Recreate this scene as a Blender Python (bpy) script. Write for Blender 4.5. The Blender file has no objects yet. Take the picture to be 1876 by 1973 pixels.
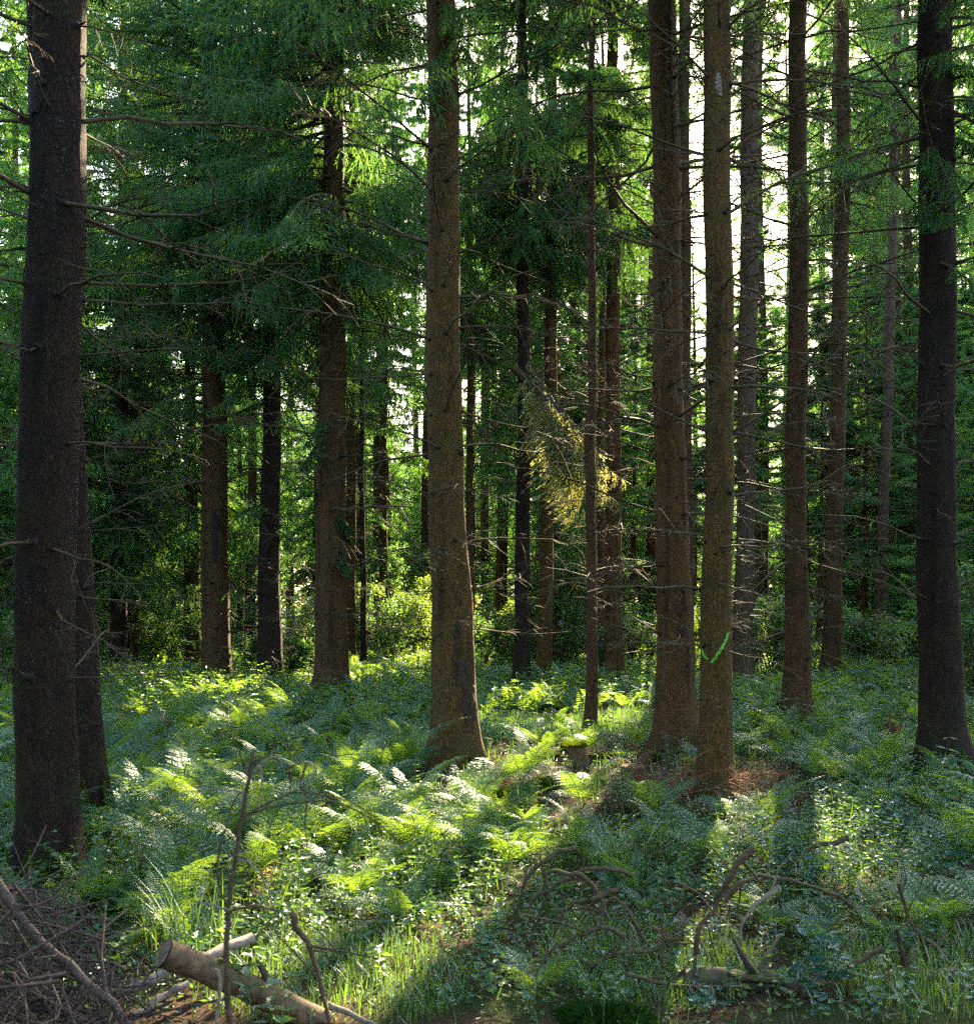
import bpy, math, numpy as np
from mathutils import Vector, Matrix

rng = np.random.default_rng(11)
F, CX, HY, H = 2011.0, 938.0, 1170.0, 1.6          # focal (in photo units 1876 wide), principal column, horizon row, eye height
SUN = np.array([.252, .856, .451]); SUN /= np.linalg.norm(SUN)
KX, KY = SUN[0] / SUN[2], SUN[1] / SUN[2]
scene = bpy.context.scene
C = scene.collection


def PX(u, v, d):
    return np.array([(u - CX) / F * d, d, H - (v - HY) / F * d])


def gz(x, y):
    return (0.05 * np.sin(.9 * x + 1) * np.sin(.7 * y + .5) + .03 * np.sin(2.1 * x + .6 * y)
            + .02 * np.sin(1.3 * y - 2.7 * x) + .006 * np.maximum(y - 14, 0))


# ------------------------------------------------------------------ mesh buffers
class Buf:
    def __init__(self):
        self.v, self.f, self.n = [], [], 0

    def add(self, v, f, mat=0):
        v = np.asarray(v, float).reshape(-1, 3)
        f = np.asarray(f, np.int64)
        if len(v) == 0 or len(f) == 0:
            return self
        self.v.append(v)
        self.f.append((f + self.n, mat))
        self.n += len(v)
        return self

    def merge(self, o, M=None, mat=None):
        for v in o.v:
            self.v.append(v if M is None else v @ M[:3, :3].T + M[:3, 3])
        for f, m in o.f:
            self.f.append((f + self.n, m if mat is None else mat))
        self.n += o.n
        return self

    def mesh(self, name, mats, smooth=False):
        me = bpy.data.meshes.new(name)
        V = np.concatenate(self.v).astype(np.float32)
        me.vertices.add(len(V))
        me.vertices.foreach_set('co', V.ravel())
        loops = np.concatenate([f.ravel() for f, _ in self.f]).astype(np.int32)
        cnt = np.concatenate([np.full(len(f), f.shape[1]) for f, _ in self.f])
        mi = np.concatenate([np.full(len(f), m) for f, m in self.f]).astype(np.int32)
        start = np.concatenate([[0], np.cumsum(cnt)[:-1]]).astype(np.int32)
        me.loops.add(len(loops))
        me.loops.foreach_set('vertex_index', loops)
        me.polygons.add(len(cnt))
        me.polygons.foreach_set('loop_start', start)
        if mi.max() > 0:
            me.polygons.foreach_set('material_index', mi)
        me.polygons.foreach_set('use_smooth', np.full(len(cnt), smooth))
        for m in mats:
            me.materials.append(m)
        me.update(calc_edges=True)
        return me


def link(name, me, parent=None, loc=None):
    o = bpy.data.objects.new(name, me)
    C.objects.link(o)
    if parent is not None:
        o.parent = parent
    if loc is not None:
        o.location = [float(c) for c in loc]
    return o


def tag(o, label=None, cat=None, group=None, kind=None):
    for k, val in (('label', label), ('category', cat), ('group', group), ('kind', kind)):
        if val:
            o[k] = val
    return o


def thing(name, label, cat, loc, group=None):
    return tag(link(name, None, None, loc), label, cat, group)


def norm(a):
    return a / np.maximum(np.linalg.norm(a, axis=-1, keepdims=True), 1e-9)


def rot(yaw, pitch=0., roll=0., s=1., t=(0, 0, 0)):
    M = np.eye(4)
    R = np.array(Matrix.Rotation(yaw, 3, 'Z') @ Matrix.Rotation(-pitch, 3, 'Y') @ Matrix.Rotation(roll, 3, 'X'))
    M[:3, :3] = R * s
    M[:3, 3] = t
    return M


def xf(p, M):
    return p @ M[:3, :3].T + M[:3, 3]


def tube(pts, rad, sides=6, cap=True):
    pts = np.asarray(pts, float)
    n = len(pts)
    rad = np.broadcast_to(np.asarray(rad, float), (n,))
    tan = norm(np.gradient(pts, axis=0))
    ref = np.array([0, 0, 1.]) if abs(tan[0][2]) < .9 else np.array([1., 0, 0])
    u = norm(np.cross(tan[0], ref))
    us = []
    for t in tan:
        u = norm(u - t * np.dot(u, t))
        us.append(u)
    us = np.array(us)
    ws = np.cross(tan, us)
    a = np.arange(sides) * 2 * np.pi / sides
    V = pts[:, None] + rad[:, None, None] * (np.cos(a)[None, :, None] * us[:, None] + np.sin(a)[None, :, None] * ws[:, None])
    i = np.arange(n - 1)[:, None] * sides
    j = np.arange(sides)[None]
    k = (j + 1) % sides
    f = np.stack([i + j, i + k, i + sides + k, i + sides + j], -1).reshape(-1, 4)
    b = Buf().add(V, f)
    if cap:
        for ring, c, flip in ((0, pts[0], 1), (n - 1, pts[-1], 0)):
            vv = np.concatenate([V[ring], [c]])
            ff = np.stack([np.arange(sides), (np.arange(sides) + 1) % sides, np.full(sides, sides)], -1)
            b.add(vv, ff[:, ::-1] if flip else ff)
    return b


def spline(pts, n):
    """Catmull-Rom through pts."""
    pts = np.asarray(pts, float)
    P = np.concatenate([[2 * pts[0] - pts[1]], pts, [2 * pts[-1] - pts[-2]]])
    t = np.linspace(0, len(pts) - 1 - 1e-6, n)
    i = t.astype(int)
    s = (t - i)[:, None]
    a, b, c, d = P[i], P[i + 1], P[i + 2], P[i + 3]
    return .5 * (2 * b + (c - a) * s + (2 * a - 5 * b + 4 * c - d) * s ** 2 + (3 * b - a - 3 * c + d) * s ** 3)


# ------------------------------------------------------------------ materials
class N:
    def __init__(self, name):
        self.m = bpy.data.materials.new(name)
        self.m.use_nodes = True
        self.t = self.m.node_tree
        self.t.nodes.clear()

    def n(self, typ, ins=None, **kw):
        nd = self.t.nodes.new(typ)
        for k, v in kw.items():
            setattr(nd, k, v)
        for k, v in (ins or {}).items():
            s = nd.inputs[k]
            if isinstance(v, bpy.types.NodeSocket):
                self.t.links.new(v, s)
            else:
                s.default_value = v
        return nd

    def mix(self, fac, a, b):
        m = self.n('ShaderNodeMix', data_type='RGBA')
        for i, v in ((0, fac), (6, a), (7, b)):
            if isinstance(v, bpy.types.NodeSocket):
                self.t.links.new(v, m.inputs[i])
            else:
                m.inputs[i].default_value = v if i == 0 else (*v, 1)
        return m.outputs[2]

    def ramp(self, fac, a, b, lo=0., hi=1.):
        r = self.n('ShaderNodeMapRange', {'Value': fac, 'From Min': a, 'From Max': b, 'To Min': lo, 'To Max': hi})
        return r.outputs[0]

    def math(self, op, a, b=0.):
        return self.n('ShaderNodeMath', {0: a, 1: b}, operation=op).outputs[0]

    def out(self, sh):
        self.t.links.new(sh, self.n('ShaderNodeOutputMaterial').inputs['Surface'])
        return self.m


def leaf_mat(name, dark, light, trans, gloss=.07, rough=.4, tfac=.45, nscale=1.3):
    b = N(name)
    geo = b.n('ShaderNodeNewGeometry')
    pos = geo.outputs['Position']
    ri = geo.outputs['Random Per Island']
    no = b.n('ShaderNodeTexNoise', {'Vector': pos, 'Scale': nscale, 'Detail': 2.}).outputs['Fac']
    f = b.math('ADD', b.math('MULTIPLY', ri, .6), b.ramp(no, .35, .65, 0, .5))
    oi = b.n('ShaderNodeObjectInfo').outputs['Random']
    col = b.mix(f, dark, light)
    col = b.mix(b.math('MULTIPLY', oi, .5), col, tuple(c * .75 + a * .2 for c, a in zip(light, (.05, .04, 0))))
    hs = b.n('ShaderNodeHueSaturation', {'Value': b.ramp(ri, 0, 1, .8, 1.25), 'Color': col}).outputs[0]
    tc = b.n('ShaderNodeHueSaturation', {'Value': b.ramp(ri, 0, 1, .75, 1.3), 'Color': (*trans, 1)}).outputs[0]
    d = b.n('ShaderNodeBsdfDiffuse', {'Color': hs}).outputs[0]
    t = b.n('ShaderNodeBsdfTranslucent', {'Color': tc}).outputs[0]
    s = b.n('ShaderNodeMixShader', {0: tfac, 1: d, 2: t}).outputs[0]
    g = b.n('ShaderNodeBsdfGlossy', {'Color': (.9, .95, 1, 1), 'Roughness': rough}).outputs[0]
    fr = b.n('ShaderNodeFresnel', {'IOR': 1.4}).outputs[0]
    s = b.n('ShaderNodeMixShader', {0: b.math('MULTIPLY_ADD', fr, gloss * 6) if False else b.math('ADD', b.math('MULTIPLY', fr, gloss * 4), gloss * .3), 1: s, 2: g}).outputs[0]
    return b.out(s)


def bark_mat(name, dark, light, moss=0., lichen=.5, red=0.):
    b = N(name)
    tc = b.n('ShaderNodeTexCoord').outputs['Object']
    st = b.n('ShaderNodeMapping', {'Vector': tc, 'Scale': (1, 1, .45)}).outputs[0]
    big = b.n('ShaderNodeTexNoise', {'Vector': tc, 'Scale': 1.7, 'Detail': 3.}).outputs['Fac']
    mid = b.n('ShaderNodeTexNoise', {'Vector': st, 'Scale': 15., 'Detail': 6., 'Roughness': .75}).outputs['Fac']
    fine = b.n('ShaderNodeTexNoise', {'Vector': tc, 'Scale': 150., 'Detail': 3., 'Roughness': .8}).outputs['Fac']
    vo = b.n('ShaderNodeTexVoronoi', {'Vector': st, 'Scale': 42., 'Randomness': 1.}, feature='DISTANCE_TO_EDGE').outputs['Distance']
    vc = b.n('ShaderNodeTexVoronoi', {'Vector': st, 'Scale': 42.}).outputs['Color']
    col = b.mix(b.ramp(mid, .35, .65), dark, light)
    col = b.mix(b.ramp(fine, .48, .62, 0, .55), col, tuple(min(1, c * 2.) for c in light))
    col = b.mix(b.ramp(fine, .5, .38, 0, .75), col, tuple(c * .3 for c in dark))
    col = b.mix(b.ramp(vo, .06, .0, 0, .6), col, tuple(c * .35 for c in dark))
    sep = b.n('ShaderNodeSeparateColor', {0: vc}).outputs[0]
    col = b.mix(b.ramp(sep, .7, 1., 0, .5), col, (light[0] * 1.5, light[1] * 1.25, light[2] * 1.1))
    col = b.mix(b.ramp(big, .5, .7, 0, .5), col, (light[0] * 1.2, light[1] * 1.15, light[2] * .75))
    # pale lichen flecks
    lv = b.n('ShaderNodeTexVoronoi', {'Vector': tc, 'Scale': 38., 'Randomness': 1.}).outputs['Distance']
    lm = b.n('ShaderNodeTexNoise', {'Vector': tc, 'Scale': 4., 'Detail': 2.}).outputs['Fac']
    lf = b.math('MULTIPLY', b.ramp(lv, .17, .1), b.ramp(lm, .5, .62, 0, lichen))
    col = b.mix(lf, col, (.3, .38, .36))
    # streaks of resin / damp
    sm = b.n('ShaderNodeMapping', {'Vector': tc, 'Scale': (9, 9, .5)}).outputs[0]
    sk = b.n('ShaderNodeTexNoise', {'Vector': sm, 'Scale': 1., 'Detail': 3.}).outputs['Fac']
    col = b.mix(b.ramp(sk, .56, .72, 0, .55), col, tuple(c * .4 for c in dark))
    # green algae and moss near the foot
    z = b.n('ShaderNodeSeparateXYZ', {0: tc}).outputs[2]
    mn = b.n('ShaderNodeTexNoise', {'Vector': tc, 'Scale': 5., 'Detail': 5.}).outputs['Fac']
    mf = b.math('MULTIPLY', b.ramp(z, .9, .0), b.ramp(mn, .45, .62, 0, .3 + moss))
    col = b.mix(mf, col, (.035, .065, .012))
    col = b.mix(b.math('MULTIPLY', b.ramp(mn, .5, .75, 0, .25 + .5 * moss), b.ramp(big, .4, .6)), col, (.05, .07, .02))
    hgt = b.math('ADD', b.math('ADD', b.math('MULTIPLY', mid, .6), b.math('MULTIPLY', fine, .35)), b.ramp(vo, 0, .12, 0, .5))
    bp = b.n('ShaderNodeBump', {'Strength': .9, 'Distance': .02, 'Height': hgt}).outputs[0]
    p = b.n('ShaderNodeBsdfPrincipled', {'Base Color': col, 'Roughness': .9, 'Normal': bp, 'Specular IOR Level': .2}).outputs[0]
    return b.out(p)


def wood_mat(name, dark, light, mossy=.0, scale=60.):
    b = N(name)
    tc = b.n('ShaderNodeTexCoord').outputs['Object']
    no = b.n('ShaderNodeTexNoise', {'Vector': tc, 'Scale': scale, 'Detail': 4., 'Roughness': .7}).outputs['Fac']
    lo = b.n('ShaderNodeTexNoise', {'Vector': tc, 'Scale': 6., 'Detail': 3.}).outputs['Fac']
    col = b.mix(b.ramp(no, .35, .65), dark, light)
    col = b.mix(b.ramp(lo, .5, .7, 0, .6), col, tuple(c * .45 for c in dark))
    if mossy:
        nz = b.n('ShaderNodeSeparateXYZ', {0: b.n('ShaderNodeNewGeometry').outputs['Normal']}).outputs[2]
        mf = b.math('MULTIPLY', b.ramp(nz, .0, .6), b.ramp(lo, .42, .58, 0, mossy))
        col = b.mix(mf, col, (.09, .12, .015))
    bp = b.n('ShaderNodeBump', {'Strength': .7, 'Distance': .004, 'Height': no}).outputs[0]
    return b.out(b.n('ShaderNodeBsdfPrincipled', {'Base Color': col, 'Roughness': .8, 'Normal': bp, 'Specular IOR Level': .3}).outputs[0])


M = {}
M['bark'] = bark_mat('spruce_bark', (.034, .018, .009), (.115, .062, .029))
M['bark_red'] = bark_mat('spruce_bark_red', (.046, .024, .011), (.145, .074, .03), lichen=.3)
M['bark_olive'] = bark_mat('spruce_bark_olive', (.044, .025, .009), (.145, .084, .028), moss=.10, lichen=.6)
M['bark_grey'] = bark_mat('spruce_bark_grey', (.055, .036, .024), (.15, .10, .07), lichen=.8)
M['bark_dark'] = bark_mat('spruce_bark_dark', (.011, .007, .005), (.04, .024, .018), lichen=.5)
M['knot'] = wood_mat('bark_knot', (.010, .007, .006), (.034, .024, .018))
M['dead'] = wood_mat('dead_branch', (.05, .033, .02), (.13, .085, .05), .4)
M['deadred'] = wood_mat('dead_branch_red', (.12, .045, .02), (.30, .12, .05))
M['deadpale'] = wood_mat('weathered_wood', (.14, .11, .09), (.36, .28, .22))
M['log'] = wood_mat('log_bark', (.06, .034, .02), (.20, .12, .07), .25, 30.)
M['logdark'] = wood_mat('rotten_log', (.03, .02, .016), (.10, .065, .05), .5, 25.)
M['rot'] = wood_mat('rotten_wood', (.05, .028, .014), (.22, .12, .05), .1, 45.)
M['scar'] = wood_mat('stripped_bark', (.014, .009, .006), (.075, .042, .022), 0, 28.)
M['cut'] = wood_mat('sawn_wood', (.18, .12, .08), (.34, .25, .17), 0, 90.)
M['pile'] = wood_mat('pile_twig', (.05, .034, .028), (.15, .105, .085))
M['needle'] = leaf_mat('spruce_needle', (.028, .095, .062), (.07, .175, .085), (.16, .32, .04), .018, .45, .45)
M['needle_bright'] = leaf_mat('bright_spruce_needle', (.042, .145, .085), (.10, .25, .105), (.22, .44, .06), .015, .5, .52)  # young growth; also brightens old background crowns through its colour
M['needle_sun_tint'] = leaf_mat('sunlit_bough_needle', (.09, .13, .03), (.24, .26, .08), (.66, .64, .18), .12, .35, .55)  # sunlit look put into the needle colours, paler and yellower than the rest
M['fern'] = leaf_mat('fern_leaf', (.022, .10, .062), (.075, .19, .07), (.28, .44, .03), .03, .40, .5)
M['herb'] = leaf_mat('herb_leaf', (.018, .09, .056), (.055, .16, .07), (.20, .36, .03), .02, .42, .42)
M['leaf'] = leaf_mat('broad_leaf', (.045, .12, .035), (.10, .20, .045), (.17, .33, .05), .03, .4, .45)
M['leaf_yellow'] = leaf_mat('yellowing_leaf', (.06, .13, .02), (.14, .21, .03), (.28, .40, .03), .06, .4, .5)
M['leaf_sky_tint'] = leaf_mat('sky_tinted_herb_leaf', (.014, .065, .065), (.035, .12, .10), (.08, .18, .06), .02, .42, .35)  # blue of the reflected sky put into the leaf colour
M['grass'] = leaf_mat('grass_blade', (.035, .11, .045), (.08, .18, .05), (.18, .32, .03), .06, .4, .45)
M['moss'] = leaf_mat('moss', (.035, .065, .008), (.10, .14, .012), (.16, .20, .01), .0, .6, .3, 5.)
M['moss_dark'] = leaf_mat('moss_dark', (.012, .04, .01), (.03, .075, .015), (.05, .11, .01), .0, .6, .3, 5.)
M['litter'] = leaf_mat('dead_leaf', (.07, .035, .018), (.20, .11, .055), (.16, .08, .03), .05, .5, .25, 3.)
M['flower'] = leaf_mat('yellow_petal', (.55, .42, .02), (.75, .60, .03), (.6, .5, .03), .03, .5, .3)
b = N('green_spray_paint')
nn = b.n('ShaderNodeTexNoise', {'Vector': b.n('ShaderNodeTexCoord').outputs['Object'], 'Scale': 90., 'Detail': 3.}).outputs['Fac']
M['paint'] = b.out(b.n('ShaderNodeBsdfPrincipled', {'Base Color': b.mix(b.ramp(nn, .38, .52), (.06, .05, .02), (.20, .70, .05)), 'Roughness': .6}).outputs[0])


# ------------------------------------------------------------------ where the sun gets through the canopy
# (gaps between the crowns: ground-plane ellipses x, y, rx, ry that the low sun reaches)
def sunspot(p, rx, ry):
    return (p[0] - p[2] * KX, p[1] - p[2] * KY, rx, ry)


GAPS = [(-.28, 7.2, .85, 2.2), (-.75, 4.7, .95, 1.05), (1.95, 7.4, .5, 1.9), (.65, 10.2, .75, 1.2),
        (-2.6, 24., 2.6, 5.5), (1.0, 14.8, 1.6, 1.5), (5., 25., 3., 5.),
        (-3.2, 12.5, .6, 1.2), (-5., 17., 1., 2.5),
        (-2.4, 8.1, .8, 1.3), (-1.35, 9.6, .95, 1.7), (-.4, 10.4, .8, 1.3), sunspot(PX(700, 250, 16.5), 1.0, 2.2), sunspot(PX(960, 130, 14), .5, 1.2),
        sunspot((0, 0, 1.6), .55, 1.6)]


WINDOWS = [(24, -4, 9, .2, 3., .5), (29, 2.6, 8.3, 6.5, 13.5, .45), (30, -11.5, -8.6, 3.2, 10.5, .3), (28, -7.2, -1.4, .3, 5.6, .15), (28, 1.6, 11, 1.5, 8, .45), (19, -5, -1.5, 7, 13, .5)]


def in_gap(p, grow=1.):
    gx = p[:, 0] - p[:, 2] * KX
    gy = p[:, 1] - p[:, 2] * KY
    m = np.zeros(len(p), bool)
    for cx, cy, rx, ry in GAPS:
        m |= ((gx - cx) / (rx * grow)) ** 2 + ((gy - cy) / (ry * grow)) ** 2 < 1
    for yt, x0, x1, z0, z1, keep in WINDOWS:      # openings behind the trees at depth yt
        k = (p[:, 1] - yt)
        qx, qz = p[:, 0] - k * SUN[0] / SUN[1], p[:, 2] - k * SUN[2] / SUN[1]
        m |= (k > 1.2) & (qx > x0) & (qx < x1) & (qz > z0) & (qz < z1) & (np.sin(p[:, 0] * 1.7 + p[:, 2] * 2.3) * .5 + .5 > keep)
    return m


# ------------------------------------------------------------------ spruce foliage
def bough_proto(style, seed):
    """Shoots (start, end) of one spruce bough 2 m long along +x; z up."""
    r = np.random.default_rng(seed)
    L = 2.0
    hang = {'fan': .22, 'curtain': .95, 'mixed': .5}[style]
    up, dr = {'fan': (.12, .34), 'curtain': (.10, .5), 'mixed': (.1, .42)}[style]

    def ax(t):
        return np.stack([L * (t - .08 * t ** 2), .05 * L * np.sin(3 * t + seed), L * (up * t - dr * t ** 2 + .22 * t ** 4)], -1)
    a, bb = [], []
    ts = np.arange(.16, .985, .042)
    for i, t in enumerate(ts):
        p = ax(np.array([t]))[0]
        tan = norm(ax(np.array([t + .01]))[0] - p)
        side = 1 if i % 2 else -1
        l = min(.62, .55 * L * (1 - t) * .6 + .13) * r.uniform(.65, 1.15) * (1 if t > .25 else .6)
        d0 = norm(tan * r.uniform(.5, .8) + np.array([0, side, 0]) * r.uniform(.6, .9) + np.array([0, 0, r.uniform(-.15, .12)]))
        m = max(3, int(l / .042))
        s = (np.arange(m) + .7) / m
        h = hang * r.uniform(.7, 1.3)
        q = p + d0 * l * (s - h * .25 * s ** 2)[:, None] + np.array([0, 0, -1]) * (h * l * s ** 2)[:, None]
        dq = norm(np.gradient(q, axis=0)) if m > 1 else d0[None]
        perp = norm(np.cross(dq, np.array([0, 0, 1.])))
        a.append(np.concatenate([[p], q[:-1]]) if True else q)
        bb.append(q)
        sg = np.where(np.arange(m) % 2, 1, -1)[:, None]
        tl = (l * .34 * (1 - s) + .055) * r.uniform(.7, 1.25, m)
        dt = norm(dq * .75 + perp * sg * r.uniform(.4, .9, (m, 1)) + np.array([0, 0, -1]) * hang * r.uniform(.2, .9, (m, 1)) + r.normal(0, .12, (m, 3)))
        a.append(q)
        bb.append(q + dt * tl[:, None])
        # a few extra hanging shoots
        if hang > .4:
            k = r.random(m) < .55
            dt2 = norm(np.array([0, 0, -1.]) + dq * .25 + r.normal(0, .2, (m, 3)))
            a.append(q[k])
            bb.append((q + dt2 * (tl * 1.5)[:, None])[k])
    tip = ax(np.linspace(.8, 1.04, 7))
    a.append(tip[:-1])
    bb.append(tip[1:])
    w = ax(np.linspace(0, .97, 9))
    return np.concatenate(a), np.concatenate(bb), w


PROTO = {s: [bough_proto(s, i * 7 + k) for k in range(5)] for i, s in enumerate(('fan', 'curtain', 'mixed'))}


def frame(d, r):
    ref = r.normal(size=d.shape)
    u = norm(np.cross(d, ref))
    return u, np.cross(d, u)


def needles(p0, p1, K, ln, w, r):
    n = len(p0)
    d = norm(p1 - p0)
    u, v = frame(d, r)
    t = (np.arange(K) + .5) / K
    t = np.clip(t[None] + r.normal(0, .05, (n, K)), 0, 1)
    ph = np.arange(K)[None] * 2.4 + r.uniform(0, 6.28, (n, 1))
    th = .75
    base = p0[:, None] + (p1 - p0)[:, None] * t[..., None]
    rad = np.cos(ph)[..., None] * u[:, None] + np.sin(ph)[..., None] * v[:, None]
    dr = d[:, None] * np.cos(th) + rad * np.sin(th)
    sd = np.cross(d[:, None], rad)
    sd = sd / np.maximum(np.linalg.norm(sd, axis=-1, keepdims=True), 1e-6)
    l = ln * r.uniform(.75, 1.2, (n, K, 1))
    V = np.stack([base - sd * w * .5, base + sd * w * .5, base + dr * l], 2).reshape(-1, 3)
    return V, np.arange(len(V)).reshape(-1, 3)


def kites(p0, p1, w, r, cross=True):
    d = norm(p1 - p0)
    u, v = frame(d, r)
    mid = p0 * .55 + p1 * .45
    w = np.broadcast_to(np.asarray(w, float), (len(p0),))[:, None] * .5
    out = [np.stack([p0, mid + u * w, p1, mid - u * w], 1)]
    if cross:
        out.append(np.stack([p0, mid + v * w, p1, mid - v * w], 1))
    V = np.concatenate(out).reshape(-1, 3)
    return V, np.arange(len(V)).reshape(-1, 4)


def crown_shoots(z0, z1, R, style, seed, spacing=.42, per=6, low=None, bare=.0):
    """Shoots of a crown about the z axis. R: radius at z0; tapers to the tip at z1."""
    r = np.random.default_rng(seed)
    A, B, W = [], [], []
    z = z0
    while z < z1 - .2:
        k = (z - z0) / (z1 - z0)
        rr = R * (1 - k) ** .8 * (.75 + .25 * min(1, k / .12))
        for i in range(per if k < .8 else 4):
            if r.random() < .08 + bare * (1 - k):
                continue
            st = style if not isinstance(style, tuple) else style[int(r.integers(len(style)))]
            a, b2, w = PROTO[st][int(r.integers(5))]
            L = rr * r.uniform(.62, 1.22) + .15
            pit = r.uniform(-.30, .05) + .5 * k - (.15 if k < .2 else 0)
            Mx = rot(r.uniform(0, 6.283), pit, r.uniform(-.15, .15), L / 2., (0, 0, z + r.uniform(-.2, .2)))
            A.append(xf(a, Mx))
            B.append(xf(b2, Mx))
            W.append((xf(w, Mx), L))
        z += spacing * r.uniform(.75, 1.25)
    return np.concatenate(A), np.concatenate(B), W


def crown_buf(A, B, W, loc, lod, seed, cull=True, wood=True):
    """lod: 'near' needle tris, 'mid' fewer needles, 'far' kites; what stands above the frame is coarse."""
    r = np.random.default_rng(seed + 5)
    loc = np.asarray(loc, float)
    mid = (A + B) * .5 + loc
    if cull:
        keep = ~in_gap(mid, 1 + r.normal(0, .12, len(mid))) if False else ~in_gap(mid)
        A, B, mid = A[keep], B[keep], mid[keep]
    vis = (mid[:, 2] < H + .62 * mid[:, 1] + .5) & (np.abs(mid[:, 0]) < .52 * mid[:, 1] + 1.0)
    b = Buf()
    hi = ~vis
    sel = hi & (r.random(len(A)) < ((.20 if loc[0] > 3.5 or loc[1] < 20 else .06) if lod == 'far' else .34 if loc[1] < 15 else .10))
    if sel.any():
        b.add(*kites(A[sel], B[sel] + (B[sel] - A[sel]) * .5, .20 if lod == 'far' else .15, r, False))
    if lod == 'far':
        vis = vis & (r.random(len(A)) < .42)
    a, c = A[vis], B[vis]
    if len(a):
        if lod == 'near':
            b.add(*needles(a, c, 16, .021, .0045, r))
            b.add(*kites(a, c, .008, r, False))
        elif lod == 'crisp':
            b.add(*needles(a, c, 12, .027, .009, r))
            b.add(*kites(a, c, .015, r, False))
        elif lod == 'mid':
            b.add(*needles(a, c, 6, .038, .013, r))
            b.add(*kites(a, c, .012, r, False))
        else:
            b.add(*needles(a, c, 3, .095, .028, r))
    if wood:
        for w, L in W:
            wl = w + loc
            if wl[:, 2].mean() < H + .62 * wl[:, 1].mean() + .5:
                if cull and in_gap(wl).any():
                    w = w[:max(2, int(np.argmax(in_gap(wl))))]
                b.merge(tube(w, np.linspace(.009 * L + .004, .003, len(w)), 4, False), mat=1)
    return b


# ------------------------------------------------------------------ dead branches (shared meshes)
def dead_branch_buf(seed, twiggy=1., L=1.):
    r = np.random.default_rng(seed)
    b = Buf()

    def grow(p, d, l, rad, lev):
        n = 7 if lev == 0 else 5
        pts = [p]
        dd = d.copy()
        for i in range(n - 1):
            dd = norm(dd + r.normal(0, .10 + .05 * lev, 3) + np.array([0, 0, -.05 if lev == 0 else -.10]))
            pts.append(pts[-1] + dd * l / (n - 1))
        pts = np.array(pts)
        b.merge(tube(pts, np.linspace(rad, rad * .32, n), 5 if lev == 0 else 3, False))
        if lev < 2:
            k = int((r.integers(7, 14) if lev == 0 else r.integers(1, 4)) * twiggy)
            for _ in range(k):
                t = r.uniform(.18, .95)
                i = min(n - 2, int(t * (n - 1)))
                q = pts[i] + (pts[i + 1] - pts[i]) * (t * (n - 1) - i)
                tn = norm(pts[i + 1] - pts[i])
                sd = norm(np.cross(tn, r.normal(size=3) * np.array([.4, .4, 1.])))
                grow(q, norm(tn * .75 + sd * .8), l * r.uniform(.18, .42) * (1.15 - .5 * t), rad * (.5 if lev == 0 else .6), lev + 1)
    grow(np.zeros(3), norm(np.array([1, 0, r.uniform(.0, .35)])), L, .0095, 0)
    return b


DEAD = [dead_branch_buf(100 + i, [.6, 1., 1.5, .9][i % 4]).mesh('dead_branch', [M['dead']], True) for i in range(14)]


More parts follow.
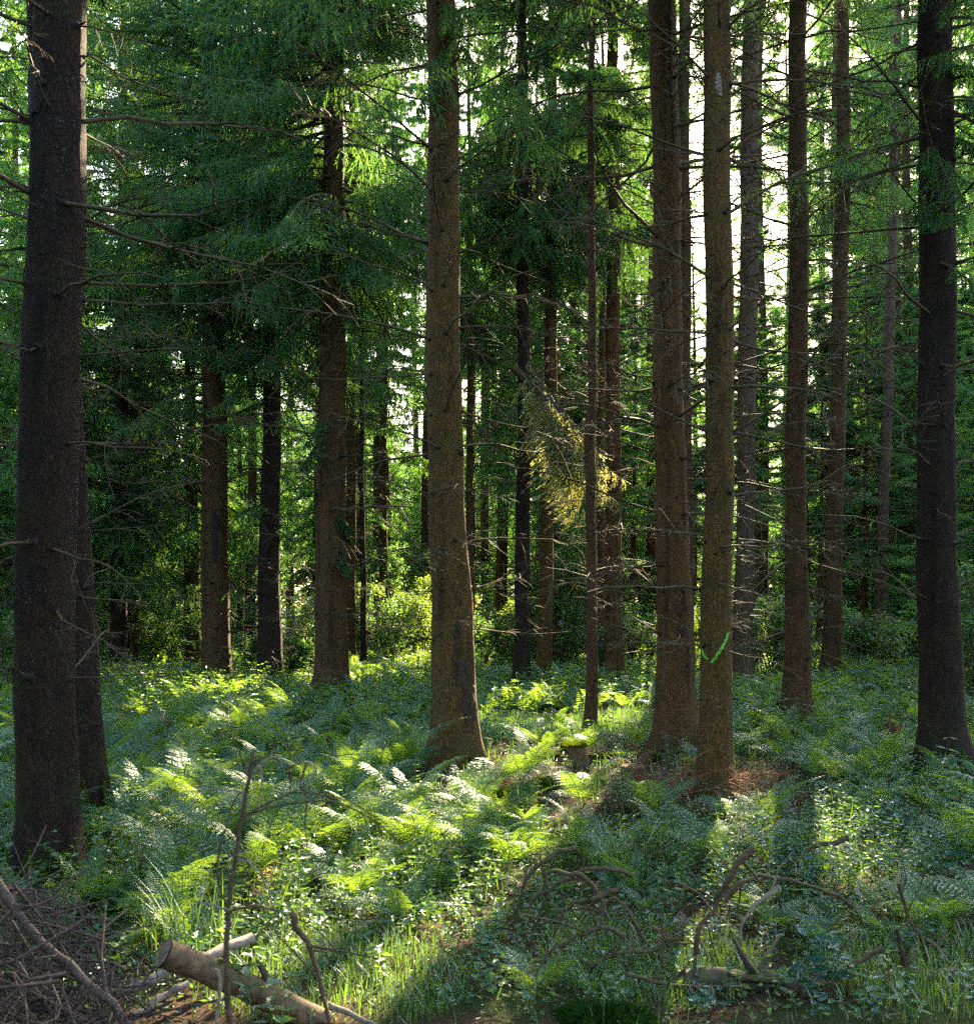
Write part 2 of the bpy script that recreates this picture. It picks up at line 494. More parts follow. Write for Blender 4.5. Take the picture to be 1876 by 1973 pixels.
# ------------------------------------------------------------------ trunks
class Trunk:
    def __init__(self, d, ctrl, top, seed, flare=.35, lean=0.):
        self.d, self.seed = d, seed
        c = sorted(((H - (v - HY) / F * d, (u - CX) / F * d, w / F * d * .5) for v, u, w in ctrl))
        self.z = np.array([k[0] for k in c])
        self.x = np.array([k[1] for k in c])
        self.r = np.array([k[2] for k in c])
        self.top, self.lean = top, lean
        self.x0 = float(np.interp(0, self.z, self.x))
        self.base = np.array([self.x0, d, float(gz(self.x0, d))])
        r = np.random.default_rng(seed)
        self.ph = r.uniform(0, 6.28, 8)
        self.flare = flare

    def cx(self, z):
        s = (self.x[-1] - self.x[-2]) / max(.5, self.z[-1] - self.z[-2]) * .6
        return np.where(z > self.z[-1], self.x[-1] + s * (z - self.z[-1]), np.interp(z, self.z, self.x))

    def cx(self, z, _f=cx):
        return _f(self, z) + .014 * np.sin(z * 1.3 + self.ph[7]) + .006 * np.sin(z * 3.7 + self.ph[1])

    def cy(self, z):
        return self.d + self.lean * z + .03 * np.sin(z * .5 + self.ph[0])

    def rad(self, z, th=None):
        zt = self.z[-1]
        up = self.r[-1] * np.clip((self.top - z) / max(1., self.top - zt), .03, 1)
        r = np.where(z > zt, up, np.interp(z, self.z, self.r))
        if th is None:
            return r
        w = 1 + .022 * np.sin(2 * th + self.ph[1] + z * .35) + .014 * np.sin(3 * th + self.ph[2] - z * .8) + .012 * np.sin(z * 5.3 + th + self.ph[3]) + .012 * np.sin(5 * th + z * 9 + self.ph[6]) + .009 * np.sin(9 * th - z * 14 + self.ph[7]) + .010 * np.sin(z * 23 + 2 * th)
        zz = z - self.base[2]
        fl = np.exp(-np.maximum(zz, -.1) / .2) * 1.5 * self.flare * (.35 + .65 * np.maximum(0, np.cos(2.5 * th + self.ph[4])) ** 1.5 + .3 * np.sin(3 * th + self.ph[5]) ** 2)
        return r * (w + fl)

    def pt(self, z, th, off=0.):
        z = np.asarray(z, float)
        th = np.asarray(th, float)
        rr = self.rad(z, th) + off
        return np.stack([self.cx(z) + rr * np.cos(th), self.cy(z) + rr * np.sin(th), z], -1) - self.base

    def buf(self, sides=28):
        zt = min(self.top, H + .62 * self.d + .3)
        zs = np.concatenate([self.base[2] + np.array([-.25, -.1, 0, .03, .07, .12, .18, .26, .36, .48]), np.arange(self.base[2] + .6, zt, .11), np.linspace(zt, self.top, 14)[1:]])
        th = np.arange(sides) * 2 * np.pi / sides
        V = self.pt(np.repeat(zs, sides), np.tile(th, len(zs)))
        i = np.arange(len(zs) - 1)[:, None] * sides
        j = np.arange(sides)[None]
        k = (j + 1) % sides
        return Buf().add(V, np.stack([i + j, i + k, i + sides + k, i + sides + j], -1).reshape(-1, 4))

    def theta(self, u, z):
        """angle on the camera side for photo column u at height z"""
        dx = (u - CX) / F * (self.d - .8 * float(self.rad(z))) - float(self.cx(z))
        return -math.acos(max(-.98, min(.98, dx / float(self.rad(z)))))


def knot_buf(tr, z, th, s, r):
    p = tr.pt(z, th) + tr.base
    out = np.array([math.cos(th), math.sin(th), 0])
    sd = np.array([-math.sin(th), math.cos(th), 0])
    b = Buf()
    rings = []
    for k, (q, h) in enumerate(((1.15, -.15), (.9, .25), (.5, .5), (.12, .62))):
        a = np.arange(7) * 2 * np.pi / 7
        rings.append(p - tr.base + out * h * s + (np.cos(a)[:, None] * sd * q * s + np.sin(a)[:, None] * np.array([0, 0, 1.]) * q * s * .8) * (1 + r.normal(0, .15, (7, 1))))
    V = np.concatenate(rings)
    i = np.arange(3)[:, None] * 7
    j = np.arange(7)[None]
    k = (j + 1) % 7
    b.add(V, np.stack([i + j, i + k, i + 7 + k, i + 7 + j], -1).reshape(-1, 4), 1)
    if r.random() < .6:
        l = r.uniform(.02, .10) * (1 + (r.random() < .2))
        q = p - tr.base
        b.merge(tube(np.array([q, q + (out + np.array([0, 0, r.uniform(-.2, .35)])) * l * .6, q + (out + r.normal(0, .15, 3)) * l]), [s * .3, s * .24, s * .12], 5), mat=1)
    return b


def patch(tr, path, off=.004, nw=5, seed=0, rough=.25):
    """strip conforming to the trunk along photo-pixel path [(u, v, halfwidth)] on the camera side"""
    r = np.random.default_rng(seed)
    P = spline(np.array(path, float), max(8, len(path) * 8))
    V = []
    for u, v, hw in P:
        z = H - (v - HY) / F * (tr.d - float(tr.r.mean()))
        hw = hw * (1 + r.normal(0, rough))
        for s in np.linspace(-1, 1, nw):
            V.append(tr.pt(z + r.normal(0, .004), tr.theta(u + s * hw, z), off + (0 if abs(s) == 1 else .004 + abs(r.normal(0, .003)))) if True else None)
    V = np.array(V)
    n = len(P)
    i = np.arange(n - 1)[:, None] * nw
    j = np.arange(nw - 1)[None]
    return Buf().add(V, np.stack([i + j, i + j + 1, i + nw + j + 1, i + nw + j], -1).reshape(-1, 4))


def fuzz(b, P, Nn, r, ln=.02, w=.006):
    """short moss spikes on points P with normals Nn"""
    d = norm(Nn + r.normal(0, .45, P.shape))
    u, _ = frame(d, r)
    l = ln * r.uniform(.5, 1.3, (len(P), 1))
    V = np.stack([P - u * w, P + u * w, P + d * l], 1).reshape(-1, 3)
    b.add(V, np.arange(len(V)).reshape(-1, 3))


def moss_collar(tr, h, th0, th1, seed, n=2500):
    r = np.random.default_rng(seed)
    b = Buf()
    nt, nz = 26, 9
    th = np.linspace(th0, th1, nt)
    V = []
    for i in range(nz):
        k = i / (nz - 1)
        for j, t in enumerate(th):
            hh = h * (.55 + .45 * math.sin(j * 1.1 + seed) * math.sin(j * .37 + 2)) * math.sin(math.pi * j / (nt - 1)) ** .5
            z = tr.base[2] - .04 + k * hh
            V.append(tr.pt(z, t, .018 * (1 - k) + .003 + .006 * math.sin(j * 3 + i * 2)))
    V = np.array(V)
    i = np.arange(nz - 1)[:, None] * nt
    j = np.arange(nt - 1)[None]
    f = np.stack([i + j, i + j + 1, i + nt + j + 1, i + nt + j], -1).reshape(-1, 4)
    b.add(V, f)
    q = f[r.integers(len(f), size=n)]
    wts = r.dirichlet(np.ones(4), n)
    P = (V[q] * wts[..., None]).sum(1)
    ctr = np.array([tr.x0, tr.d, 0]) - tr.base
    Nn = norm((P - ctr) * np.array([1, 1, .0]) + np.array([0, 0, .35]))
    fuzz(b, P, Nn, r, .022, .005)
    return b


TRUNKS = []


def spruce(label, d, ctrl, top=24., bark='bark', nb=1., crown=None, seed=0, zlow=.6, blen=(.4, 1.5), moss=None, flare=.35, bz=None, sides=28):
    r = np.random.default_rng(900 + seed)
    tr = Trunk(d, ctrl, top, seed, flare)
    root = thing('spruce_tree', label, 'tree', tr.base, 'tall spruces of the stand')
    tb = tr.buf(sides)
    ztop = min(H + .60 * d, top) if bz is None else bz
    z = tr.base[2] + zlow * r.uniform(.7, 1.3)
    spots = []
    while z < ztop:
        n = int(r.integers(4, 7))
        t0 = r.uniform(0, 6.28)
        for i in range(n):
            th = t0 + i * 6.283 / n + r.normal(0, .25)
            zz = z + r.normal(0, .04)
            spots.append((zz, th))
            if r.random() < .75:
                tb.merge(knot_buf(tr, zz, th, r.uniform(.018, .036) * (.5 + float(tr.rad(zz)) * 3), r))
        for _ in range(int(r.integers(2, 6))):   # small scars between whorls
            zz = z + r.uniform(.08, .4)
            tb.merge(knot_buf(tr, zz, r.uniform(0, 6.28), r.uniform(.008, .017), r))
        z += r.uniform(.34, .58)
    trunk = link('trunk', tb.mesh('trunk', [M[bark], M['knot']], True), root)
    r.shuffle(spots)
    lim = int(min(97, len(spots) * .8 * nb))
    for zz, th in spots[:lim]:
        o = link('dead_branch', DEAD[int(r.integers(len(DEAD)))], root)
        o.location = Vector(tr.pt(zz, th, -.01))
        L = r.uniform(*blen) * (.55 + .55 * min(1, zz / 4.))
        o.scale = (L, L, L * r.uniform(.9, 1.1)) if L > .5 else (L, L * 1.2, L * 1.2)
        o.rotation_euler = (r.uniform(-.4, .4), r.uniform(-.25, .2), th + r.normal(0, .2))
    if crown:
        z0, R, style, lod = crown[:4]
        kw = crown[4] if len(crown) > 4 else {}
        A, B, W = crown_shoots(z0, top + .3, R, style, seed + 31, **kw)
        off = np.stack([tr.cx(A[:, 2]) - tr.x0, 0 * A[:, 2], 0 * A[:, 2]], -1)
        A = A + off
        B = B + off
        W = [(w + np.array([float(tr.cx(w[0, 2])) - tr.x0, 0, 0]), L) for w, L in W]
        b = crown_buf(A, B, W, tr.base, lod, seed)
        link('crown', b.mesh('crown', [M['needle'], M['dead']]), root)
    if moss:
        link('moss', moss_collar(tr, *moss, seed).mesh('moss', [M['moss']]), root)
    TRUNKS.append((tr.x0, d, float(tr.rad(.3)) * 1.25))
    return root, tr


def bough(root, base, yaw, pitch, L, style, seed, lod='near', mat='needle', cull=True, roll=0., nm='live_bough'):
    a, b2, w = PROTO[style][seed % 5]
    Mx = rot(yaw, pitch, roll, L / 2., base)
    bb = crown_buf(xf(a, Mx), xf(b2, Mx), [(xf(w, Mx), L)], np.array(root.location), lod, seed, cull)
    return link(nm, bb.mesh(nm, [M[mat], M['dead']]), root)


exec_trees = True
OUT = dict(per=5, spacing=.6)
# near and middle trunks: (photo row, column of the centre, width) per control point
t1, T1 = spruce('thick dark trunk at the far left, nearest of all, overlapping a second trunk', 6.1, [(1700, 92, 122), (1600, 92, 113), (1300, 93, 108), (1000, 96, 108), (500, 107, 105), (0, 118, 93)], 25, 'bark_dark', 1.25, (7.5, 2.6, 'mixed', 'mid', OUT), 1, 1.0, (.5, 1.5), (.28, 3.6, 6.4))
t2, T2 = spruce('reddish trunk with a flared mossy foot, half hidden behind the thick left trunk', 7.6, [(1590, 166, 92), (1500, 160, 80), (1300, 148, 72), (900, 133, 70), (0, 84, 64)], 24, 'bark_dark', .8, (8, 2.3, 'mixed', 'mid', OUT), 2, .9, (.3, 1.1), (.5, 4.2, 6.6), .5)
t3, T3 = spruce('dark trunk behind the ferns with a black resin wound on its bark', 20, [(1330, 414, 60), (1250, 415, 53), (900, 413, 49), (450, 408, 36), (0, 402, 26)], 23, 'bark', 1.0, (7.6, 3.3, ('mixed', 'fan'), 'mid', dict(per=10, spacing=.30)), 3, .8, (.6, 2.2), bz=8.5)
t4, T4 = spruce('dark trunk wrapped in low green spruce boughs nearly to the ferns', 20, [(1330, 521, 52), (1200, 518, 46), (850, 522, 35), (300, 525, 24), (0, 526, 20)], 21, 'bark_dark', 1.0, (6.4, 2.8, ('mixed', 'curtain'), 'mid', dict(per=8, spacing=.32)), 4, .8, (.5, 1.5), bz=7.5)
t5, T5 = spruce('broad purple-brown trunk left of the centre, its crown hanging low over the clearing', 18, [(1350, 636, 76), (1280, 637, 66), (900, 638, 55), (450, 641, 44), (0, 645, 30)], 25, 'bark', .8, (7.7, 3.4, ('curtain', 'mixed'), 'mid', dict(per=11, spacing=.28)), 5, 1.2, (.6, 2.0), bz=8.5, flare=.5)
t6, T6 = spruce('slim brown trunk close behind the broad purple-brown one', 25, [(1290, 675, 22), (900, 676, 20), (500, 676, 16)], 20, 'bark_olive', .7, (9, 1.8, 'mixed', 'mid', OUT), 6, .8, (.5, 1.5), bz=10)
t7, T7 = spruce('very thin dark trunk between the broad trunk and the central one', 24, [(1305, 701, 13), (900, 697, 9), (600, 695, 7)], 13, 'bark_dark', .6, (9, 1.0, 'mixed', 'mid', OUT), 7, .8, (.4, 1.1), bz=9)
t8, T8 = spruce('thin greenish trunk left of the wounded trunk behind the ferns', 26, [(1290, 363, 15), (1000, 362, 14), (700, 363, 12)], 18, 'bark_olive', .8, (8.5, 1.6, 'curtain', 'mid', dict(per=6, spacing=.4)), 8, .6, (.5, 1.6), bz=9)
t9, T9 = spruce('straight brown trunk in the middle with a dark stripped scar at its foot', 10.4, [(1480, 879, 93), (1350, 875, 84), (1200, 868, 80), (1000, 860, 70), (600, 855, 66), (0, 850, 58)], 25, 'bark_olive', 1.3, (7.0, 2.4, 'curtain', 'near', dict(per=4, spacing=.6)), 9, 1.2, (.5, 1.6), (.18, 4.8, 6.3), .4)
t10, T10 = spruce('thin trunk peeping out right behind the central brown trunk', 24, [(1300, 906, 16), (900, 905, 14), (500, 904, 12)], 18, 'bark_olive', .6, (7.5, 1.8, 'curtain', 'mid', dict(per=6, spacing=.4)), 10, .8, (.4, 1.2), bz=8)
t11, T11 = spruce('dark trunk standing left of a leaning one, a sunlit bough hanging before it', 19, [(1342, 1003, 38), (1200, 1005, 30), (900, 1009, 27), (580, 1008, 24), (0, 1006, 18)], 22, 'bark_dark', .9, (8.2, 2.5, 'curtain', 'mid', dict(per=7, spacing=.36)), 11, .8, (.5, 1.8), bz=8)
t12, T12 = spruce('olive trunk leaning slightly right, behind the sunlit hanging bough', 20, [(1327, 1044, 34), (1200, 1049, 29), (950, 1057, 26), (500, 1062, 22), (0, 1066, 17)], 21, 'bark_olive', .8, (8.5, 2.2, 'curtain', 'mid', dict(per=6, spacing=.4)), 12, .8, (.5, 1.5), bz=8)
t13, T13 = spruce('slender crooked trunk with a swollen bend, alone before the grass', 13.9, [(1402, 1137, 26), (1200, 1139, 21), (1000, 1138, 19), (930, 1141, 20), (850, 1136, 22), (780, 1143, 18), (500, 1137, 15), (0, 1142, 10)], 12, 'bark', 1.0, (8.2, 1.1, 'mixed', 'mid', OUT), 13, .8, (.3, 1.2), None, .3)
t14, T14 = spruce('thin ruddy trunk squeezed between the crooked trunk and a mossy-footed one', 23, [(1305, 1157, 16), (900, 1158, 14), (500, 1160, 12)], 18, 'bark_red', .6, (9, 1.6, 'mixed', 'mid', OUT), 14, .8, (.4, 1.1), bz=9)
t15, T15 = spruce('middle-sized trunk with a bright green mossy foot beyond the fallen log', 20, [(1330, 1184, 48), (1280, 1182, 36), (900, 1181, 29), (450, 1182, 25), (0, 1180, 20)], 23, 'bark_red', .9, (8.8, 2.3, 'curtain', 'mid', dict(per=6, spacing=.4)), 15, .8, (.5, 1.6), (.55, 4.2, 6.2), .5, bz=9)
t16, T16 = spruce('stout red-brown trunk with a long dark crack and broken bark low on its right side', 11.7, [(1445, 1305, 88), (1350, 1302, 76), (1000, 1292, 61), (500, 1285, 55), (0, 1276, 53)], 25, 'bark_red', 1.5, (9.2, 2.6, 'curtain', 'near', dict(per=5, spacing=.5)), 16, 1.6, (.6, 2.1), (.12, 3.6, 5.2), .5)
t17, T17 = spruce('dark trunk showing only above, behind the right edge of the stout red-brown one', 19, [(1345, 1322, 32), (900, 1320, 28), (400, 1317, 24), (0, 1317, 22)], 22, 'bark', .8, (11.5, 1.8, 'mixed', 'mid', OUT), 17, 1.2, (.5, 1.5))
t18, T18 = spruce('smooth olive-grey trunk marked with a bright green painted tick', 8.9, [(1535, 1381, 74), (1480, 1381, 66), (1000, 1382, 56), (500, 1383, 53), (0, 1382, 51)], 24, 'bark_olive', 1.35, (8.2, 2.1, 'mixed', 'mid', OUT), 18, 1.5, (.5, 1.6), None, .3)
t19, T19 = spruce('pale grey-brown trunk just right of the paint-marked one and farther back', 19.5, [(1335, 1430, 46), (1200, 1432, 39), (1000, 1435, 34), (500, 1442, 34), (0, 1448, 32)], 22, 'bark_grey', 1.2, (11.6, 1.4, 'mixed', 'mid', dict(per=4, spacing=.6, bare=.3)), 19, .9, (.5, 1.7))
t20, T20 = spruce('dark trunk that hides the sun, its foot spread over green moss', 13.7, [(1408, 1540, 70), (1350, 1536, 54), (1000, 1533, 40), (500, 1536, 37), (0, 1538, 33)], 24, 'bark', 1.4, (10.2, 2.0, 'mixed', 'mid', OUT), 20, 1.0, (.5, 1.9), (.22, 3.8, 6.0), .7)
t21, T21 = spruce('dark leaning trunk, second of the three slim ones near the right', 20.5, [(1325, 1597, 46), (1250, 1600, 38), (1000, 1608, 34), (500, 1621, 28), (0, 1624, 23)], 21, 'bark', 1.3, (9.4, 1.9, 'curtain', 'mid', dict(per=5, spacing=.5, bare=.2)), 21, 1.0, (.5, 1.9), bz=12)
t22, T22 = spruce('slim pale grey trunk leaning right, farthest of the trunks near the right edge', 25.5, [(1296, 1690, 32), (1200, 1693, 24), (1000, 1700, 21), (500, 1719, 19), (0, 1728, 15)], 21, 'bark_grey', 1.2, (13, 1.6, 'mixed', 'mid', dict(per=4, spacing=.5, bare=.2)), 22, 1.2, (.5, 1.7))
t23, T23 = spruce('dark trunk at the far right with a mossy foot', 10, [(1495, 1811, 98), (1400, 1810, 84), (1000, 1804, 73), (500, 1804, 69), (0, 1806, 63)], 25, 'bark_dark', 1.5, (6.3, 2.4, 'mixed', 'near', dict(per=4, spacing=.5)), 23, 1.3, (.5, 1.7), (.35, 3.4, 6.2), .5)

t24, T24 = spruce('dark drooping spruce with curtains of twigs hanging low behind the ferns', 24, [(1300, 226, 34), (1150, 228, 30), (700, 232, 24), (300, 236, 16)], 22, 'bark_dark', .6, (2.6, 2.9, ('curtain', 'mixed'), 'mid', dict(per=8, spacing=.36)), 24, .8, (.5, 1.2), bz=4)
t25, T25 = spruce('pale thin trunk just right of the dark drooping spruce', 26, [(1290, 258, 14), (1000, 260, 12), (600, 262, 9)], 14, 'bark_grey', .5, (4, 1.6, 'curtain', 'mid', dict(per=5, spacing=.5)), 25, .8, (.4, 1.0), bz=4)
# bark scars, cracks, paint
for k, pth in enumerate(([(884, 1188, 3), (882, 1230, 6), (888, 1290, 8), (896, 1350, 6), (900, 1400, 3)], [(898, 1270, 3), (901, 1330, 7), (908, 1400, 8), (914, 1450, 5), (918, 1474, 3)], [(880, 1240, 2), (878, 1275, 4), (884, 1320, 3)])):
    link('bark_scar', patch(T9, pth, seed=1 + k, nw=7, rough=.7).mesh('bark_scar', [M['scar']]), t9)
for k, pth in enumerate(([(1316, 1140, 2), (1313, 1180, 6), (1310, 1225, 5)], [(1321, 1235, 2), (1324, 1270, 5), (1325, 1315, 3)])):
    link('bark_scar', patch(T16, pth, seed=11 + k, nw=7, rough=.7).mesh('bark_scar', [M['scar']]), t16)
link('bark_crack', patch(T16, [(1291, -30, 3), (1292, 60, 4), (1294, 160, 4), (1298, 270, 2)], seed=3, nw=5).mesh('bark_crack', [M['knot']]), t16)
link('bark_scar', patch(T3, [(411, 985, 4), (416, 1010, 8), (413, 1050, 5), (414, 1085, 3)], seed=4, nw=5).mesh('bark_scar', [M['knot']]), t3)
link('bark_scar', patch(T1, [(78, 95, 8), (70, 140, 18), (66, 185, 20), (72, 215, 8)], seed=5, nw=7).mesh('bark_scar', [M['knot']]), t1)
link('paint_mark', patch(T18, [(1404, 1216, 2.2), (1396, 1235, 3), (1384, 1256, 3.2), (1370, 1278, 2)], .003, 5, 6, .12).mesh('paint_mark', [M['paint']]), t18)
link('paint_mark', patch(T18, [(1355, 1252, 1), (1358, 1264, 2), (1363, 1270, 1.5)], .003, 5, 7, .12).mesh('paint_mark', [M['paint']]), t18)
link('lichen_patch', patch(T18, [(1380, 140, 3), (1382, 165, 6), (1384, 185, 4)], .003, 5, 8, .3).mesh('lichen_patch', [M['deadpale']]), t18)

# living boughs that hang into the picture
rb = np.random.default_rng(77)


def local(root, u, v, d):
    return PX(u, v, d) - np.array(root.location)


for i in range(27):   # the sunlit bough: one limb of the dark trunk and what hangs from it
    k = (i % 11) / 10
    u, v = 985 + 85 * k + rb.uniform(-8, 8), 712 + 60 * k + rb.uniform(-8, 8)
    bough(t11, local(t11, u, v, 18.6 - .012 * (u - 990)), rb.uniform(-.75, .25), -.55 - .45 * k - rb.uniform(.05, .3), rb.uniform(1.7, 3.1) * (1 - .1 * k), ('mixed', 'curtain', 'mixed')[i % 3], 40 + i, 'crisp', 'needle_sun_tint', False)
limb = spline(np.array([T11.pt(H - (700 - HY) / F * 19, -.8), local(t11, 1015, 712, 18.6), local(t11, 1050, 745, 18.0), local(t11, 1075, 790, 17.6)]), 12)
link('limb', tube(limb, np.linspace(.03, .012, 12), 6).mesh('limb', [M['dead']], True), t11)
for i in range(11):   # dark curtain left of it, between the centre trunk and the leaning pair
    bough(t10, local(t10, rb.uniform(900, 960), rb.uniform(560, 830), rb.uniform(19, 23)), rb.uniform(-1.2, .6), rb.uniform(-.9, -.3), rb.uniform(1.4, 2.4), 'curtain', 60 + i, 'mid')
for i in range(22):   # low boughs on the wrapped trunk
    vv = rb.uniform(480, 1230)
    bough(t4, local(t4, 521, vv, 19.9), rb.uniform(-3.3, -.1), rb.uniform(-.55, -.05), rb.uniform(.9, 2.0), ('fan', 'mixed')[i % 2], 80 + i, 'crisp', 'needle_bright' if i % 2 else 'needle')
for i in range(14):   # and on the broad trunk
    vv = rb.uniform(430, 880) if i < 9 else rb.uniform(900, 1280)
    bough(t5, local(t5, 640, vv, 17.9), rb.uniform(-4.2, .6), rb.uniform(-.75, -.2), rb.uniform(1.0, 2.0) if i < 9 else rb.uniform(.5, .9), 'curtain' if i % 3 else 'fan', 110 + i, 'crisp')
for i in range(10):
    bough(t3, local(t3, 412, rb.uniform(430, 800), 19.9), rb.uniform(-3.3, .2), rb.uniform(-.5, .0), rb.uniform(1.2, 2.6), 'mixed', 140 + i, 'mid', 'needle_bright' if i % 3 == 0 else 'needle')
for i in range(30):   # long boughs over the upper middle, tips caught by the sun
    t, T = ((t5, T5), (t5, T5), (t3, T3), (t4, T4))[i % 4]
    z = rb.uniform(7.6, 13.2)
    yaw = rb.uniform(-2.9, -.2)
    bough(t, T.pt(z, yaw, 0), yaw, rb.uniform(-.55, -.05), rb.uniform(2.4, 3.9), ('curtain', 'mixed', 'fan')[i % 3], 160 + i, 'crisp', 'needle_bright' if i % 2 else 'needle', False)
for i in range(12):   # the second left trunk's long green boughs, high up
    yaw = rb.uniform(-1.2, 1.3)
    z = rb.uniform(4.6, 8.)
    bough(t24, T24.pt(z + 3, yaw, 0), yaw, rb.uniform(-.4, .1), rb.uniform(2., 3.4), ('mixed', 'fan')[i % 2], 240 + i, 'crisp', 'needle_bright')
for i in range(9):    # far right, close dark sprays
    bough(t23, local(t23, rb.uniform(1790, 1840), rb.uniform(-60, 560), 9.8), rb.uniform(-2.6, .4), rb.uniform(-.9, -.1), rb.uniform(.5, 1.1), 'mixed', 190 + i, 'near')
for i in range(6):
    bough(t9, local(t9, 850, rb.uniform(-80, 330), 10.3), rb.uniform(-2.6, -.3), rb.uniform(-1.0, -.4), rb.uniform(.5, 1.0), 'curtain', 210 + i, 'near')

# ------------------------------------------------------------------ trees of the background
BG = []
PROT_BG = []
for i in range(5):
    PROT_BG.append(crown_shoots(3.0, 20, 2.5, ('curtain', 'mixed'), 300 + i, .48, 6))
PROT_YG = []
for i in range(5):
    PROT_YG.append(crown_shoots(.25, 9, 2.0, ('fan', 'mixed') if i % 2 else 'fan', 330 + i, .30, 7))
bg_mesh = {}


def bg_tree(name, label, group, x, y, kind, i, s, rz=0., mat='needle', hgt=20.):
    base = np.array([x, y, float(gz(x, y))])
    root = thing(name, label, 'tree', base, group)
    A, B, W = (PROT_BG if kind == 'old' else PROT_YG)[i % 5]
    R = rot(rz, s=s)
    mid = xf((A + B) * .5, R) + base
    if in_gap(mid).any():
        b = crown_buf(xf(A, R), xf(B, R), [(xf(w, R), L * s) for w, L in W], base, 'far', i)
        link('crown', b.mesh('crown', [M[mat], M['dead']]), root)
    else:
        key = (kind, i % 5, mat)
        if key not in bg_mesh:
            b = crown_buf(A, B, W, (0, 1000, 0), 'far', i, False)
            bg_mesh[key] = b.mesh('crown', [M[mat], M['dead']])
        o = link('crown', bg_mesh[key], root)
        o.scale = (s, s, s)
        o.rotation_euler = (0, 0, rz)
    key = 'trunk_' + kind
    if key not in bg_mesh:
        h = hgt if kind == 'old' else 9.
        zs = np.linspace(-.2, h, 30)
        r0 = .15 if kind == 'old' else .08
        pts = np.stack([.05 * np.sin(zs * .4), .04 * np.cos(zs * .5), zs], -1)
        bg_mesh[key] = tube(pts, r0 * np.clip(1 - zs / h, .06, 1) ** .8 + .04 * np.exp(-np.maximum(zs, 0) / .3), 12).mesh('trunk', [M['bark']], True)
    o = link('trunk', bg_mesh[key], root)
    o.scale = (s, s, s)
    o.rotation_euler = (0, 0, rz)
    return root


r = np.random.default_rng(5)
pts = [((u - CX) / F * d, d) for u, d in ((760, 33), (690, 37), (825, 31), (905, 29), (965, 27.5), (1105, 28.5), (1200, 34), (-30, 19), (25, 26), (1265, 37), (1345, 39), (1150, 38), (1010, 36), (610, 38), (120, 27), (1580, 34), (1665, 31), (1750, 29), (1830, 33), (1900, 27), (1540, 41), (1620, 38), (1700, 42), (1785, 39), (1610, 44), (1690, 36), (1400, 42), (1460, 46), (1330, 44), (1560, 48), (1660, 48), (1280, 41), (1335, 53), (1300, 50), (1375, 52), (1240, 47), (1160, 50), (1090, 46), (1020, 50), (950, 47), (885, 50), (800, 46), (740, 49), (680, 45), (620, 50), (560, 46), (480, 49), (770, 40), (1325, 36.5))]
tries = 0
n_right = 0
while len(pts) < 84 and tries < 6000:
    tries += 1
    y = r.uniform(24, 42)
    x = r.uniform(-.58 * y - 2, .58 * y + 3)
    u = CX + F * x / y
    if 420 < u < 840 and y < 36:
        continue
    if u > 1180 and (n_right >= 9 or y < 30):
        continue
    if all((x - a) ** 2 + (y - b_) ** 2 > 2.4 ** 2 for a, b_ in pts):
        pts.append((x, y))
        n_right += u > 1180
for i, (x, y) in enumerate(pts):
    zt = np.linspace(0, 24, 80)      # no trunk in the middle of a light gap
    x = min((x + dx for dx in (0, .5, -.5, .9, -.9, 1.3, -1.3)), key=lambda q: in_gap(np.stack([q + 0 * zt, y + 0 * zt, zt], -1)).sum() + .2 * abs(q - x))
    bg_tree('background_spruce', 'tall spruce far behind, drooping boughs down to head height', 'tall spruces at the back of the stand', x, y, 'old', i, r.uniform(1.25, 1.5) if CX + F * x / y > 1250 or y > 44 else r.uniform(.8, 1.25), r.uniform(0, 6.28), 'needle_bright' if i % 4 else 'needle')  # most old crowns take the brighter needle colour to lift the dark background
ring = []
tries = 0
while len(ring) < 46 and tries < 5000:
    tries += 1
    y = r.uniform(-26, 24)
    x = r.uniform(-24, 24)
    if y > -2.5 and abs(x) < .56 * y + 3.2:
        continue
    if x * x + y * y < 3.2 ** 2 or any((x - a) ** 2 + (y - b_) ** 2 < 2.9 ** 2 for a, b_ in ring):
        continue
    ring.append((x, y))
for i, (x, y) in enumerate(ring):
    bg_tree('surrounding_spruce', 'tall spruce of the surrounding stand, outside the view', 'spruces of the surrounding stand', x, y, 'old', i, r.uniform(.9, 1.25), r.uniform(0, 6.28))
# dense young spruces, right half and left behind the ferns
yg = [(u + r.uniform(-22, 22), d, sc * r.uniform(.9, 1.12)) for row, (d0, step, s0, ua) in enumerate(((27.5, 92, 1.08, 1010), (31.5, 84, 1.3, 880), (36, 84, 1.5, 850)))
      for u, d, sc in [(ua + k * step, d0 + r.uniform(-1.2, 1.2), s0) for k in range(12)] if u < 1990]
yg += [(1880, 20.5, .95), (1950, 17, .8), (250, 28, 1.1), (170, 29, 1.2), (330, 34, 1.35), (90, 31, 1.3), (20, 24, 1.0), (-60, 20, .9), (410, 39, 1.3), (0, 33, 1.4)]
for i, (u, d, s) in enumerate(yg):
    x = (u - CX) / F * d
    bg_tree('young_spruce', 'young green spruce with branches to the ground, in the wall behind the trunks' if u > 900 else 'drooping young spruce behind the ferns on the left', 'young spruces to the right' if u > 900 else 'young spruces behind the left ferns', x, d, 'young', i, s, r.uniform(0, 6.28), 'needle_bright' if i % 3 else 'needle')


